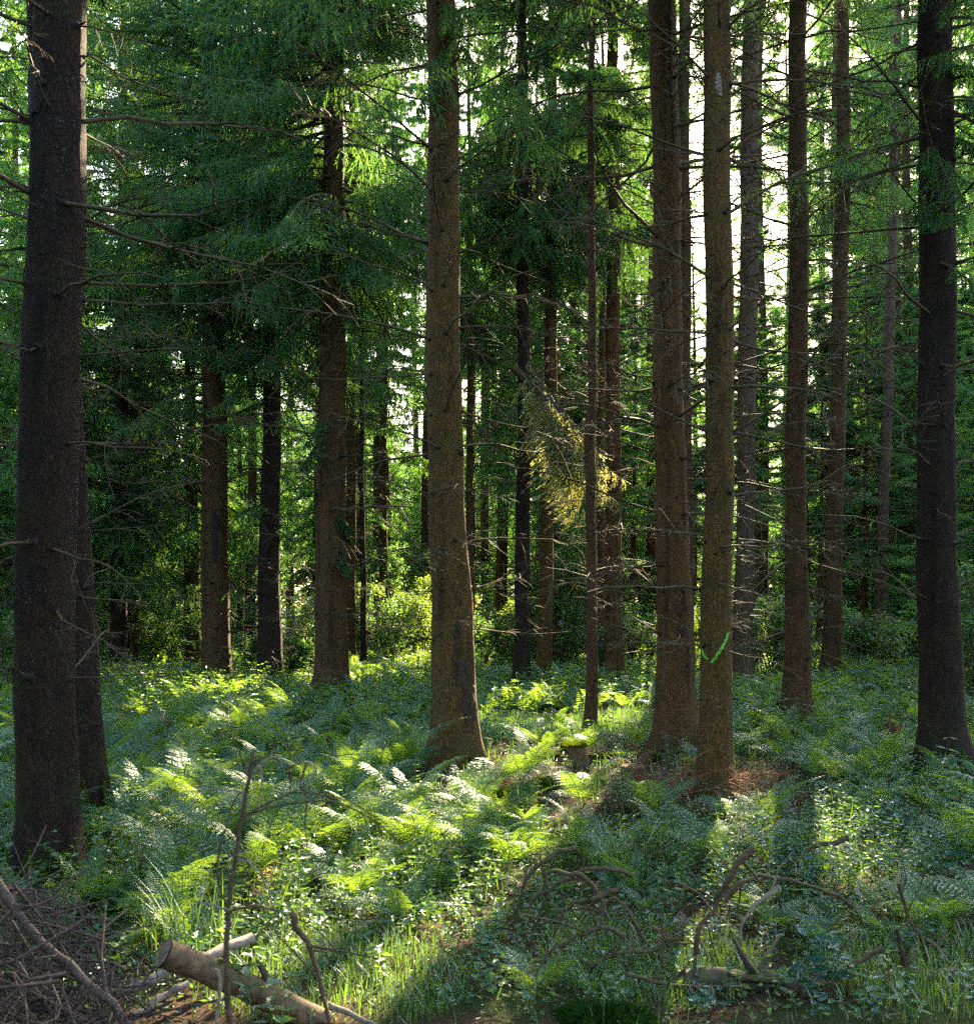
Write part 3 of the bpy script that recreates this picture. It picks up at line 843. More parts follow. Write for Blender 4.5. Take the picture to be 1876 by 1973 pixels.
# ------------------------------------------------------------------ broad-leaved shrubs and far wood
def leaves(P, D, L, W, r, fold=.25):
    """pointed, folded blades at P pointing along D (n,3)"""
    n = len(P)
    L = np.broadcast_to(L, (n,))[:, None]
    W = np.broadcast_to(W, (n,))[:, None]
    up = norm(np.array([0, 0, 1.]) + r.normal(0, .35, (n, 3)))
    s = norm(np.cross(D, up))
    nn = np.cross(s, D)
    m1 = P + D * L * .5 - nn * W * fold
    tip = P + D * L - np.array([0, 0, 1.]) * L * .12
    l1, r1 = P + D * L * .42 + s * W * .5, P + D * L * .42 - s * W * .5
    V = np.stack([P, l1, tip, r1, m1], 1).reshape(-1, 3)
    i = np.arange(n)[:, None] * 5
    f = (i[:, None] + np.array([[0, 4, 1], [1, 4, 2], [0, 3, 4], [4, 3, 2]])[None]).reshape(-1, 3)
    return V, f


def rand_dir(n, r, up=0.):
    d = r.normal(size=(n, 3))
    d[:, 2] = d[:, 2] * .5 + up
    return norm(d)


def shrub(label, u, d, h, w, n, mat, seed, lsz=.07, group=None):
    r = np.random.default_rng(seed)
    x = (u - CX) / F * d
    base = np.array([x, d, float(gz(x, d))])
    root = thing('shrub', label, 'shrub', base, group)
    sb, lb = Buf(), Buf()
    for k in range(7):
        a = r.uniform(0, 6.28)
        p = np.array([[0, 0, -.05], [math.cos(a) * w * .15, math.sin(a) * w * .15, h * .35], [math.cos(a) * w * .35, math.sin(a) * w * .35, h * .7], [math.cos(a) * w * .55, math.sin(a) * w * .55, h * r.uniform(.8, 1.)]]) + r.normal(0, .06, (4, 3)) * [1, 1, 0]
        s = spline(p, 10)
        sb.merge(tube(s, np.linspace(.016, .005, 10), 5))
        for j in range(9):
            q = s[r.integers(3, 10)]
            e = q + rand_dir(1, r, .15)[0] * r.uniform(.2, .55) * w * .6
            sb.merge(tube(np.array([q, (q + e) / 2 + [0, 0, .04], e]), [.005, .004, .002], 3, False))
            m = int(n / 63)
            t = r.uniform(.2, 1.05, (m, 1))
            P = q + (e - q) * t + r.normal(0, .06, (m, 3))
            lb.add(*leaves(P, norm(rand_dir(m, r, -.15) + (e - q)), lsz * r.uniform(.6, 1.3, m), lsz * .5 * r.uniform(.7, 1.2, m), r))
    link('stem', sb.mesh('stem', [M['dead']], True), root)
    link('foliage', lb.mesh('foliage', [M[mat]]), root)
    return root


shrub('rounded leafy shrub glowing pale green behind the olive leaning trunk', 1100, 24, 2.6, 1.7, 5200, 'leaf', 1, .10)
shrub('low yellow-leaved bush at the left behind the ferns', 305, 25, 1.3, 1.1, 2200, 'leaf_yellow', 2, .10)
shrub('leafy shrub between the pale trunk and the sun-hiding trunk', 1490, 21, 1.7, 1.3, 3000, 'leaf', 3, .09)
shrub('yellow-green bush in the clearing right of the broad trunk', 760, 27, 2.2, 1.8, 4200, 'leaf_yellow', 4, .09)
shrub('yellow-green bush between the central trunk and the dark trunk', 965, 27, 1.7, 1.4, 3000, 'leaf_yellow', 5, .09)
shrub('leafy bush at the right edge beyond the far right trunk', 1880, 16, 2.2, 1.2, 3000, 'leaf', 6, .09)
shrub('bush at the left edge behind the thick left trunk', 10, 17, 1.6, 1.3, 3200, 'leaf', 7, .08)
shrub('low bush right of the mossy-footed trunk', 1240, 24, 1.3, 1.3, 2500, 'leaf', 8, .09)
shrub('tall thin-leaved shrub left of the central trunk', 800, 31, 3.6, 2.4, 5200, 'leaf', 9, .10)
shrub('leafy shrub behind the thin greenish trunk', 460, 30, 3.4, 2.6, 5200, 'leaf', 10, .10)
shrub('yellowish shrub between the two trunks wrapped in low boughs', 575, 28, 1.9, 1.5, 3400, 'leaf_yellow', 11, .09)
shrub('bushy shrub in the gap behind the leaning pair', 1130, 31, 3.0, 2.2, 4200, 'leaf', 12, .10)

rs = np.random.default_rng(515)
for k, u in enumerate((700, 745, 850, 930, 1005, 1070, 1160, 1215, 1345, 1410, 1475, 1530, 1570, 1640, 1730, 470, 560, 600, 330)):
    hgt = rs.uniform(.9, 1.9)
    shrub('young broad-leaved sapling in the bright thicket behind the trunks', u + rs.uniform(-15, 15), rs.uniform(22, 26), hgt, hgt * .75, 1900, ('leaf', 'leaf', 'leaf_yellow')[k % 3], 50 + k, .09, 'saplings of the thicket behind the trunks')
# far wood beyond the stand: one mass
r = np.random.default_rng(61)
n = 100000
y = r.uniform(52, 75, n)
x = r.uniform(-.65, .65, n) * y
hh = 10.5 + 2.5 * np.sin(x * .35) + 2. * np.sin(x * .13 + 2) + 1.2 * np.sin(x * .9 + y)
z = r.beta(1.4, 1.6, n) * np.maximum(2, hh + (y - 52) * .08) + .3
P = np.stack([x, y, z], -1)
fb = Buf()
fb.add(*leaves(P, rand_dir(n, r, -.2), r.uniform(.3, .6, n), r.uniform(.16, .3, n), r))
for k in range(40):
    yy = r.uniform(52, 70)
    xx = r.uniform(-.6, .6) * yy
    fb.merge(tube(np.array([[xx, yy, -.2], [xx + .1, yy, 2.5], [xx - .1, yy, 5]]), [.12, .1, .05], 6), mat=1)
tag(link('far_wood', fb.mesh('far_wood', [M['leaf'], M['bark']])), 'sunlit leafy thicket closing the view far beyond the trunks', 'woodland', None, 'stuff')

# ------------------------------------------------------------------ ground
gx = np.concatenate([-np.geomspace(140, 16, 24)[:-1], np.linspace(-16, 16, 200), np.geomspace(16, 140, 24)[1:]])
gy = np.concatenate([np.linspace(-40, 2, 24)[:-1], np.linspace(2, 30, 190), np.geomspace(30, 220, 40)[1:]])
X, Y = np.meshgrid(gx, gy)
r = np.random.default_rng(8)
Z = gz(X, Y) + r.normal(0, .006, X.shape)
nx = len(gx)
i = np.arange(len(gy) - 1)[:, None] * nx
j = np.arange(nx - 1)[None]
gb = Buf().add(np.stack([X, Y, Z], -1), np.stack([i + j, i + j + 1, i + nx + j + 1, i + nx + j], -1).reshape(-1, 4))
b = N('forest_floor')
pos = b.n('ShaderNodeNewGeometry').outputs['Position']
n1 = b.n('ShaderNodeTexNoise', {'Vector': pos, 'Scale': 1.1, 'Detail': 5.}).outputs['Fac']
n2 = b.n('ShaderNodeTexNoise', {'Vector': pos, 'Scale': 30., 'Detail': 5., 'Roughness': .75}).outputs['Fac']
n3 = b.n('ShaderNodeTexNoise', {'Vector': pos, 'Scale': 160., 'Detail': 2.}).outputs['Fac']
col = b.mix(b.ramp(n2, .35, .65), (.03, .018, .011), (.10, .055, .03))
col = b.mix(b.ramp(n3, .55, .7, 0, .6), col, (.16, .09, .05))
col = b.mix(b.math('MULTIPLY', b.ramp(n1, .42, .55), b.ramp(n2, .4, .5, .4, .95)), col, (.03, .06, .012))
bp = b.n('ShaderNodeBump', {'Strength': 1., 'Distance': .03, 'Height': b.math('ADD', n2, b.math('MULTIPLY', n3, .4))}).outputs[0]
gm = b.out(b.n('ShaderNodeBsdfPrincipled', {'Base Color': col, 'Roughness': .95, 'Normal': bp, 'Specular IOR Level': .15}).outputs[0])
tag(link('ground', gb.mesh('ground', [gm], True)), 'forest floor of needles, moss and earth', 'ground', None, 'structure')


# ------------------------------------------------------------------ ferns
def frond(L, r, npin=20, m=9, e0=1.25, e1=-.35, wid=.24):
    b = Buf()
    ns = 16
    t = np.linspace(0, 1, ns)
    el = e0 + (e1 - e0) * t ** 1.3
    step = L / (ns - 1)
    pt = np.zeros((ns, 3))
    for k in range(1, ns):
        pt[k] = pt[k - 1] + step * np.array([math.cos(el[k - 1]), .12 * math.sin(k * .4 + L * 9) * .3, math.sin(el[k - 1])])
    b.merge(tube(pt[:: 2 if m > 4 else 4], np.linspace(.0035, .001, len(pt[:: 2 if m > 4 else 4])), 3, False))
    tp = np.linspace(.2, .985, npin)
    k = (tp - .2) / .8
    Lp = wid * L * (1 - k) ** .85 * (.55 + .45 * np.minimum(1, k / .18))
    P = np.stack([np.interp(tp, t, pt[:, c]) for c in range(3)], -1)
    T = norm(np.stack([np.interp(tp, t[:-1], np.diff(pt[:, c])) for c in range(3)], -1))
    S = np.array([0, 1., 0])
    Nn = norm(np.cross(T, S))
    out = []
    for sg in (-1, 1):
        D = norm(S * sg * .93 + T * (.30 + .25 * k)[:, None] + Nn * 0 + r.normal(0, .06, (npin, 3)))
        Lq = Lp * r.uniform(.88, 1.1, npin)
        dn = norm(np.cross(D, T) * sg)
        dn = np.where(dn[:, 2:3] < 0, -dn, dn)
        if m <= 1:
            w = (.11 * L / npin * 9)
            tip = P + D * Lq[:, None] - dn * (Lq * .18)[:, None]
            mid = P + D * (Lq * .4)[:, None]
            ww = np.minimum(.4 * L / npin, Lq * .4)[:, None]
            out.append(np.stack([P, mid + T * ww, tip, mid - T * ww], 1).reshape(-1, 3))
        else:
            s = (np.arange(m) + .5) / m
            C0 = P[:, None] + D[:, None] * (Lq[:, None] * s[None])[..., None] - dn[:, None] * (Lq[:, None] * .18 * s[None] ** 2)[..., None]
            for q in (-1, 1):
                dirq = norm(T[:, None] * q + D[:, None] * .55 + r.normal(0, .12, (npin, m, 3)))
                lq = (np.minimum(.30 * Lq, .75 * L / npin)[:, None] * (1 - s[None]) ** .6 + .003)[..., None]
                wq = (Lq[:, None] / m * .46 * np.ones((1, m)))[..., None]
                out.append(np.stack([C0 - D[:, None] * wq * .7, C0 + dirq * lq * .55 - D[:, None] * wq, C0 + dirq * lq, C0 + dirq * lq * .45 + D[:, None] * wq * .9], 2).reshape(-1, 3))
    V = np.concatenate(out)
    b.add(V, np.arange(len(V)).reshape(-1, 4))
    return b


def fern_buf(seed, nf=9, L=.7, npin=20, m=9):
    r = np.random.default_rng(seed)
    b = Buf()
    for k in range(nf):
        f = frond(L * r.uniform(.6, 1.1), r, npin, m, r.uniform(.85, 1.35), r.uniform(-.6, .15), r.uniform(.20, .28))
        b.merge(f, rot(k * 6.283 / nf + r.normal(0, .3), 0, r.uniform(-.35, .35), 1, (0, 0, -.01)))
    return b


FERN = [fern_buf(i, 7 + i % 4, .62 + .05 * (i % 4)).mesh('fern', [M['fern']]) for i in range(7)]
FERN_LO = [fern_buf(50 + i, 7, .72, 15, 1) for i in range(6)]


def clear(x, y, pad=0.):
    return all((x - a) ** 2 + (y - b_) ** 2 > (rr + pad) ** 2 for a, b_, rr in TRUNKS)


def zone(x, y):
    """0 leafy, 1 fern, 2 bare litter, 3 grass"""
    if ((x - 1.25) / 1.9) ** 2 + ((y - 9.6) / 2.4) ** 2 < 1:
        return 2
    if ((x + .62) / .55) ** 2 + ((y - 4.4) / .6) ** 2 < 1 or ((x - .75) / .5) ** 2 + ((y - 4.9) / .7) ** 2 < 1 or ((x - 1.0) / 2.3) ** 2 + ((y - 13.8) / 1.9) ** 2 < 1 or ((x - 2.1) / .7) ** 2 + ((y - 4.5) / .5) ** 2 < 1:
        return 3
    nz = math.sin(x * 1.3 + .7 * y) + math.sin(1.1 * y - .8 * x + 1.3) + .6 * math.sin(3.1 * x + 2.2)
    fern = .5 if x < .2 else -.1
    return 1 if nz < fern + (.5 if y > 7 else -.1) else 0


r = np.random.default_rng(21)
F_P = []
for (x, y, s, lab) in [(-.30, 7.25, 1.25, 'large fern standing full in the sun patch before the central trunk'), (-.02, 6.75, 1.05, 'sunlit fern spreading right of the largest sunlit one'),
                       (-.62, 7.9, 1.15, 'arching fern at the upper left edge of the sun patch'), (.10, 7.6, 1.0, 'bright fern close below the foot of the central trunk'),
                       (1.92, 7.35, 1.0, 'pale glinting fern in the narrow sun stripe below the paint-marked trunk'), (-.45, 6.6, 1.1, 'tall sunlit fern left of the middle of the sun patch'), (-.12, 7.9, 1.2, 'sunlit fern at the back of the sun patch, near the central trunk'), (.22, 7.0, 1.0, 'sunlit fern at the right rim of the sun patch'),
                       (1.75, 6.5, .8, 'small glinting fern at the lower end of the narrow sun stripe'),
                       (-1.75, 5.9, 1.0, 'shaded fern with long fronds at the foot of the thick left trunk'), (-1.35, 6.1, 1.0, 'feathery shaded fern right of the thick left trunk'),
                       (.62, 10.9, .6, 'small golden fern behind the mossy stump'), (.75, 8.2, 1.0, 'dark green fern below the mossy stump'), (1.25, 7.9, .9, 'spread fern between the stump and the paint-marked trunk'),
                       (2.6, 5.2, .9, 'fern with shiny fronds among the curved dead branches at the right'), (2.15, 5.0, .75, 'upright fern right of the broken pale stick'), (3.0, 6.3, .9, 'fern lit along its edges near the right border')]:
    F_P.append((x, y, s, lab))
pos = [(p[0], p[1]) for p in F_P]
tries = 0
while len(pos) < 1500 and tries < 40000:
    tries += 1
    y = 4.1 + (31 - 4.1) * r.random() ** .75
    x = r.uniform(-.5 * y - .5, .5 * y + .5)
    zz = zone(x, y)
    p = {0: .25, 1: 1, 2: .06, 3: .03}[zz]
    if r.random() > p or not clear(x, y, .12):
        continue
    md = .30 if y < 12 else .36
    if all((x - a) ** 2 + (y - c) ** 2 > md * md for a, c in pos[-900:]):
        pos.append((x, y))
rest = sorted(pos[len(F_P):], key=lambda p: p[1])
inview = [p for p in rest if abs(p[0]) < .47 * p[1] + .15]
near = inview[:300 - len(F_P)]
ns_ = set(near)
far = [p for p in rest if p not in ns_]
for i, (x, y, s, lab) in enumerate(F_P):
    o = link('fern', FERN[i % 7], None, (x, y, float(gz(x, y))))
    o.scale = (s, s, s)
    o.rotation_euler = (0, 0, r.uniform(0, 6.28))
    tag(o, lab, 'fern', 'ferns of the forest floor')
for i, (x, y) in enumerate(near):
    o = link('fern', FERN[i % 7], None, (x, y, float(gz(x, y))))
    s = r.uniform(.5, .9) if y < 6.5 else r.uniform(.65, 1.1)
    if x > .3 and y < 9:
        s *= .72
    o.scale = (s, s, s * r.uniform(.85, 1.1))
    o.rotation_euler = (r.uniform(-.12, .12), r.uniform(-.12, .12), r.uniform(0, 6.28))
    side = 'left of the central trunk' if x < -.3 - (y - 7) * .0 else 'right of the central trunk'
    tag(o, 'shaded green fern in the undergrowth ' + side, 'fern', 'undergrowth ferns ' + side)
M['fern_brown'] = leaf_mat('withered_fern', (.10, .045, .02), (.22, .11, .05), (.20, .10, .03), .02, .5, .4)
FERN_BR = [fern_buf(90 + i, 5, .5, 18, 7).mesh('fern', [M['fern_brown']]) for i in range(3)]
for i in range(22):
    x, y = [(.0, 6.3), (.25, 6.0), (.1, 9.2), (.45, 9.5), (1.0, 9.3), (-.7, 6.2)][i] if i < 6 else (r.uniform(-.45, .45) * 8, r.uniform(4.6, 11))
    if not clear(x, y, .1):
        continue
    o = link('withered_fern', FERN_BR[i % 3], None, (x, y, float(gz(x, y))))
    sc = r.uniform(.5, .85)
    o.scale = (sc, sc, sc * .6)
    o.rotation_euler = (0, 0, r.uniform(0, 6.28))
    tag(o, 'withered brown fern collapsed among the green ones', 'fern', 'withered ferns')
fb = Buf()
for i, (x, y) in enumerate(far):
    fb.merge(FERN_LO[i % 6], rot(r.uniform(0, 6.28), r.uniform(-.1, .1), 0, r.uniform(.7, 1.2), (x, y, float(gz(x, y)))))
tag(link('fern_carpet', fb.mesh('fern_carpet', [M['fern']])), 'carpet of distant ferns between the farther trunks', 'ferns', None, 'stuff')


# ------------------------------------------------------------------ herbs, ground leaves, grass, litter, moss
def scatter(n, y0, y1, r, types=(0, 1), w=(1, .5, .2, .2), power=.8, margin=.4):
    out = []
    while len(out) < n:
        y = y0 + (y1 - y0) * r.random() ** power
        x = r.uniform(-.5 * y - margin, .5 * y + margin)
        if r.random() < w[zone(x, y)] and clear(x, y, .02):
            out.append((x, y))
    a = np.array(out)
    return np.stack([a[:, 0], a[:, 1], gz(a[:, 0], a[:, 1])], -1)


def herbs(base, h, nl, lsz, r):
    """stems with leaf pairs"""
    b = Buf()
    n = len(base)
    h = h * r.uniform(.55, 1.25, n) * (np.where(base[:, 1] < 5.6, .55, 1.) if n > 3 else 1.)
    lean = r.normal(0, .18, (n, 2)) * h[:, None]
    top = base + np.stack([lean[:, 0], lean[:, 1], h], -1)
    # thin stems as crossed slivers
    b.add(*kites(base, top, .006, r))
    a0 = r.uniform(0, 6.28, n)
    for k in range(nl):
        t = .3 + .7 * (k // 2 + .6) / max(1, (nl + 1) // 2)
        az = a0 + (k % 2) * np.pi + (k // 2) * 1.5 + r.normal(0, .3, n)
        D = norm(np.stack([np.cos(az), np.sin(az), r.uniform(-.15, .5, n)], -1))
        P = base + (top - base) * min(t, 1.) + D * .006
        ls = lsz * r.uniform(.6, 1.25, n) * (1.1 - .4 * t)
        b.add(*leaves(P, D, ls, ls * r.uniform(.42, .62, n), r))
    return b


r = np.random.default_rng(33)
hb = herbs(scatter(2300, 4.0, 13, r, w=(1, .5, .06, .3)), .26, 8, .065, r)
hb.merge(herbs(scatter(2600, 4.0, 12, r, w=(1, .8, .14, .4)), .10, 6, .045, r))
hb.merge(herbs(scatter(3600, 12, 34, r, w=(1, .8, .5, .25), power=1.), .5, 8, .11, r))
tag(link('undergrowth', hb.mesh('undergrowth', [M['herb']])), 'leafy green herbs covering the forest floor', 'undergrowth', None, 'stuff')
P = scatter(900, 4.0, 10.5, r, w=(1, .6, .2, .2))
P = P[P[:, 0] > .25 * P[:, 1] - .2]
hb = herbs(P, .30, 10, .062, r)
tag(link('glossy_undergrowth', hb.mesh('glossy_undergrowth', [M['leaf_sky_tint']])), 'glossy leaved plants tinted with reflected sky blue on the right of the floor', 'undergrowth', None, 'stuff')
P = scatter(26000, 4.0, 14, r, w=(1, .8, .2, .6))
P[:, 2] += r.uniform(.005, .07, len(P))
cb = Buf().add(*leaves(P, rand_dir(len(P), r, .1), r.uniform(.012, .035, len(P)), r.uniform(.01, .026, len(P)), r))
tag(link('ground_cover', cb.mesh('ground_cover', [M['leaf']])), 'tiny leaves of low ground cover between the ferns', 'ground cover', None, 'stuff')


def grass_buf(base, h, w, r, bend=.5):
    n = len(base)
    az = r.uniform(0, 6.28, n)
    D = np.stack([np.cos(az), np.sin(az), np.zeros(n)], -1)
    S = np.stack([-np.sin(az), np.cos(az), np.zeros(n)], -1)
    h = (h * r.uniform(.5, 1.3, n))[:, None]
    k = (bend * r.uniform(.2, 1.4, n))[:, None]
    Zv = np.array([0, 0, 1.])
    rows = []
    for t, ww in ((0, 1.), (.4, .9), (.75, .6)):
        c = base + Zv * h * (t - .25 * k * t * t) + D * h * k * t * t
        rows += [c - S * w * ww * .5, c + S * w * ww * .5]
    rows.append(base + Zv * h * (1 - .25 * k) + D * h * k)
    V = np.stack(rows, 1).reshape(-1, 3)
    i = np.arange(n)[:, None] * 7
    b = Buf()
    b.add(V, (i[:, None] + np.array([[0, 1, 3, 2], [2, 3, 5, 4]])[None]).reshape(-1, 4))
    b.f.append(((i + np.array([[4, 5, 6]])).reshape(-1, 3), 0))
    return b


P = scatter(9000, 3.9, 6.6, r, w=(.10, .05, .1, 1))
gb2 = grass_buf(P, .10, .004, r)
P = scatter(16000, 6.5, 17, r, w=(.10, .06, .08, 1))
gb2.merge(grass_buf(P, .14, .007, r))
P = scatter(5000, 16, 34, r, w=(.5, .3, .3, 1))
gb2.merge(grass_buf(P, .45, .012, r))
tag(link('grass', gb2.mesh('grass', [M['grass']])), 'soft bright grass in the light gaps of the floor', 'grass', None, 'stuff')
for (u, d, nn_, hh_, lab) in [(355, 4.7, 90, .42, 'tuft of tall grass behind the sawn log'), (1180, 6.4, 110, .33, 'shaded tuft of long thin grass beside the sun patch'), (1290, 6.6, 90, .28, 'second long grass tuft nearer the paint-marked trunk')]:
    x = (u - CX) / F * d
    base = np.stack([r.normal(0, .09, nn_), r.normal(0, .09, nn_), np.zeros(nn_)], -1)
    o = link('grass_tuft', grass_buf(base, hh_, .006, r, .45).mesh('grass_tuft', [M['grass']]), None, (x, d, float(gz(x, d))))
    tag(o, lab, 'grass tuft')
P = scatter(9000, 4, 14, r, w=(.3, .25, 1.6, .15))
P[:, 2] += r.uniform(.002, .02, len(P))
lb = Buf().add(*leaves(P, rand_dir(len(P), r, .0), r.uniform(.015, .05, len(P)), r.uniform(.008, .025, len(P)), r))
P = scatter(5000, 4, 13, r, w=(.3, .3, 2., .1))
P[:, 2] += r.uniform(.005, .04, len(P))
D = rand_dir(len(P), r, .05)
D[:, 2] *= .3
lb.add(*kites(P, P + D * r.uniform(.06, .3, (len(P), 1)), .006, r))
tag(link('litter', lb.mesh('litter', [M['litter']])), 'brown fallen needles, twigs and dead leaves', 'litter', None, 'stuff')


def moss_mound(label, u, v, d, w, h, seed, mat='moss', nm='moss_cushion', n=5000, lump=.05):
    r = np.random.default_rng(seed)
    x = (u - CX) / F * d
    base = (x, d, float(gz(x, d)))
    a = np.linspace(0, 2 * np.pi, 20, endpoint=False)
    rows = []
    for k in np.linspace(0, 1, 8):
        rr = w * .5 * math.cos(k * 1.5) * (1 + .12 * np.sin(3 * a + seed) + .08 * np.sin(5 * a + 2 * seed))
        rows.append(np.stack([rr * np.cos(a), rr * np.sin(a) * .8, np.full(20, h * math.sin(k * 1.5) - .03) * (1 + lump * 3 * np.sin(2 * a + seed * 2) * math.cos(k)) + r.normal(0, h * lump, 20)], -1))
    V = np.concatenate(rows)
    i = np.arange(7)[:, None] * 20
    j = np.arange(20)[None]
    k = (j + 1) % 20
    f = np.stack([i + j, i + k, i + 20 + k, i + 20 + j], -1).reshape(-1, 4)
    b = Buf().add(V, f)
    q = f[r.integers(len(f), size=n)]
    Pq = (V[q] * r.dirichlet(np.ones(4), n)[..., None]).sum(1)
    fuzz(b, Pq, norm(Pq * np.array([1, 1, 1.5 * w / h / 2])), r, .035, .005)
    return tag(link(nm, b.mesh(nm, [M[mat]]), None, base), label, 'moss')


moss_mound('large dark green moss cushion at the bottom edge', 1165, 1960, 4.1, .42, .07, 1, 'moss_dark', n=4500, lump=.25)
moss_mound('golden moss cushion below the foot of the central trunk', 955, 1535, 8.9, .55, .09, 2)
moss_mound('golden moss cushion right of the first golden one', 1050, 1525, 9.1, .4, .1, 3)
moss_mound('bright moss cushion in the sun patch left of the fern roots', 640, 1720, 6.0, .5, .06, 4)
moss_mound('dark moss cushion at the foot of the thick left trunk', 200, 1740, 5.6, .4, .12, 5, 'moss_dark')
moss_mound('mossy hump beside the foot of the sun-hiding trunk', 1470, 1415, 13.4, .8, .12, 6)
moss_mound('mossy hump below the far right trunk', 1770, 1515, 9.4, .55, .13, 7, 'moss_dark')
moss_mound('mossy hump left of the central trunk, in the ferns', 780, 1390, 14.2, .55, .14, 8)

# ------------------------------------------------------------------ dead wood on the floor
def stick(label, pts, d, rad, mat='dead', nm='dead_branch_on_ground', twigs=0, seed=0, sides=7, cat='branch', group=None, taper=.45):
    r = np.random.default_rng(seed + 400)
    ds = d if isinstance(d, (list, tuple)) else [d] * len(pts)
    P = spline(np.array([PX(u, v, dd) for (u, v), dd in zip(pts, ds)]), len(pts) * 6)
    P += r.normal(0, rad * .16, P.shape) + np.repeat(r.normal(0, rad * .4, (len(P) // 3 + 1, 3)), 3, 0)[:len(P)]
    P[1:-1] = (P[:-2] + P[1:-1] * 1.2 + P[2:]) / 3.2
    base = P[np.argmin(P[:, 2])].copy()
    R = np.linspace(rad, rad * taper, len(P)) * (1 + r.normal(0, .06, len(P)))
    bb = tube(P - base, R, sides)
    for _ in range(twigs * 2):
        i = int(r.integers(2, len(P) - 1))
        q = P[i] - base
        dd = norm(np.array([r.normal(), r.normal() * .6, r.normal(.2, .7)]))
        l = r.uniform(.05, .32)
        bb.merge(tube(np.array([q, q + dd * l * .5 + r.normal(0, .01, 3), q + dd * l + r.normal(0, .02, 3)]), [R[i] * .5, R[i] * .35, R[i] * .15], 4))
    o = link(nm, bb.mesh(nm, [M[mat]], True), None, base)
    return tag(o, label, cat, group)


arch = [
    ('curved dead branch bowing at the lower right rim of the sun patch', [(1107, 1630), (1052, 1652), (1017, 1690), (1002, 1725), (992, 1785)], 5.3, .013, 2),
    ('long arched dead branch, topmost of the tangle in the lower middle', [(1222, 1690), (1177, 1672), (1127, 1675), (1082, 1700), (1052, 1725), (1030, 1785)], 5.3, .014, 3),
    ('dead branch arching down to the left in the tangle', [(1160, 1760), (1152, 1725), (1122, 1688), (1097, 1683), (1062, 1683), (1045, 1712), (1020, 1750), (1005, 1830)], 5.1, .014, 4),
    ('knobbly dark branch curling in the middle of the tangle', [(1192, 1716), (1152, 1725), (1112, 1740), (1087, 1755), (1070, 1810)], 5.0, .015, 3),
    ('thin arched twig below the tangle', [(1240, 1818), (1217, 1765), (1197, 1740), (1172, 1735), (1150, 1775)], 4.8, .010, 2),
    ('short forked branch under the tangle, rising to the right', [(1205, 1800), (1157, 1787), (1122, 1800), (1072, 1825), (1045, 1860)], 4.7, .013, 4),
    ('straight thick stick jutting up at a slant in the right foreground', [(1447, 1630), (1407, 1690), (1372, 1745), (1352, 1790), (1330, 1890)], 4.6, .017, 5),
    ('long low arched branch behind the slanting stick', [(1395, 1740), (1427, 1700), (1467, 1690), (1537, 1698), (1587, 1715), (1637, 1745), (1665, 1790)], 5.1, .013, 4),
    ('dark branch bending to the right behind the arched one', [(1632, 1615), (1582, 1630), (1537, 1655), (1512, 1700)], 6.0, .018, 1),
    ('broken pale-tipped stick leaning under the arched branch', [(1500, 1712), (1467, 1735), (1437, 1765), (1420, 1820)], 4.9, .014, 1),
    ('dead branch entering from the right border', [(1890, 1684), (1817, 1688), (1780, 1710)], 5.9, .016, 3),
    ('short dark stick rising to the right near the bottom log', [(1700, 1830), (1657, 1850), (1622, 1875), (1595, 1900)], 4.4, .013, 3),
    ('grey twig lying along the bottom, left of the dark log', [(1205, 1878), (1262, 1890), (1307, 1900), (1432, 1902)], 4.35, .010, 5),
    ('long thin twig slanting down to the right border', [(1730, 1700), (1757, 1785), (1797, 1825), (1880, 1882)], 4.6, .009, 8),
    ('thin bent twig in the grass at the bottom right', [(1275, 1860), (1278, 1790), (1290, 1830)], 4.6, .008, 2),
    ('dead twig crossing low between the tangle and the slanting stick', [(1130, 1870), (1180, 1840), (1240, 1835), (1300, 1830)], 4.7, .011, 5),
]
for i, (lab, pts_, d_, rad, tw) in enumerate(arch):
    stick(lab, pts_, d_, rad, 'deadpale' if i in (9,) else 'dead', 'fallen_branch', tw, i)
stick('dark rotting log lying along the bottom right', [(1310, 1893), (1450, 1890), (1600, 1893), (1900, 1905)], 4.5, .055, 'logdark', 'fallen_log', 8, 30, 12, 'log', None, .9)
stick('slender pole crossing under the sawn log', [(205, 1932), (320, 1873), (400, 1840), (478, 1806)], [4.0, 4.12, 4.3, 4.5], .021, 'deadpale', 'fallen_pole', 0, 31, 8, 'pole', None, 1.1)
stick('short pole end beside the crossing pole', [(250, 1960), (310, 1925), (358, 1893)], [3.9, 4.0, 4.1], .017, 'deadpale', 'fallen_pole', 0, 32, 8, 'pole', None, .8)
stick('long bare pole leaning over the brush pile', [(-40, 1640), (45, 1770), (110, 1850), (215, 1935), (260, 1985)], [3.7, 3.65, 3.6, 3.55, 3.5], .018, 'pile', 'fallen_pole', 2, 33, 8, 'pole', None, .8)
stick('dark leaning stick right of the sapling', [(558, 1752), (590, 1820), (615, 1890), (634, 1975)], 3.75, .013, 'dead', 'fallen_branch', 2, 34)
stick('pale stick running off the bottom edge right of the log', [(630, 1932), (710, 1973), (760, 2000)], [4.0, 3.9, 3.8], .013, 'deadpale', 'fallen_branch', 0, 35)

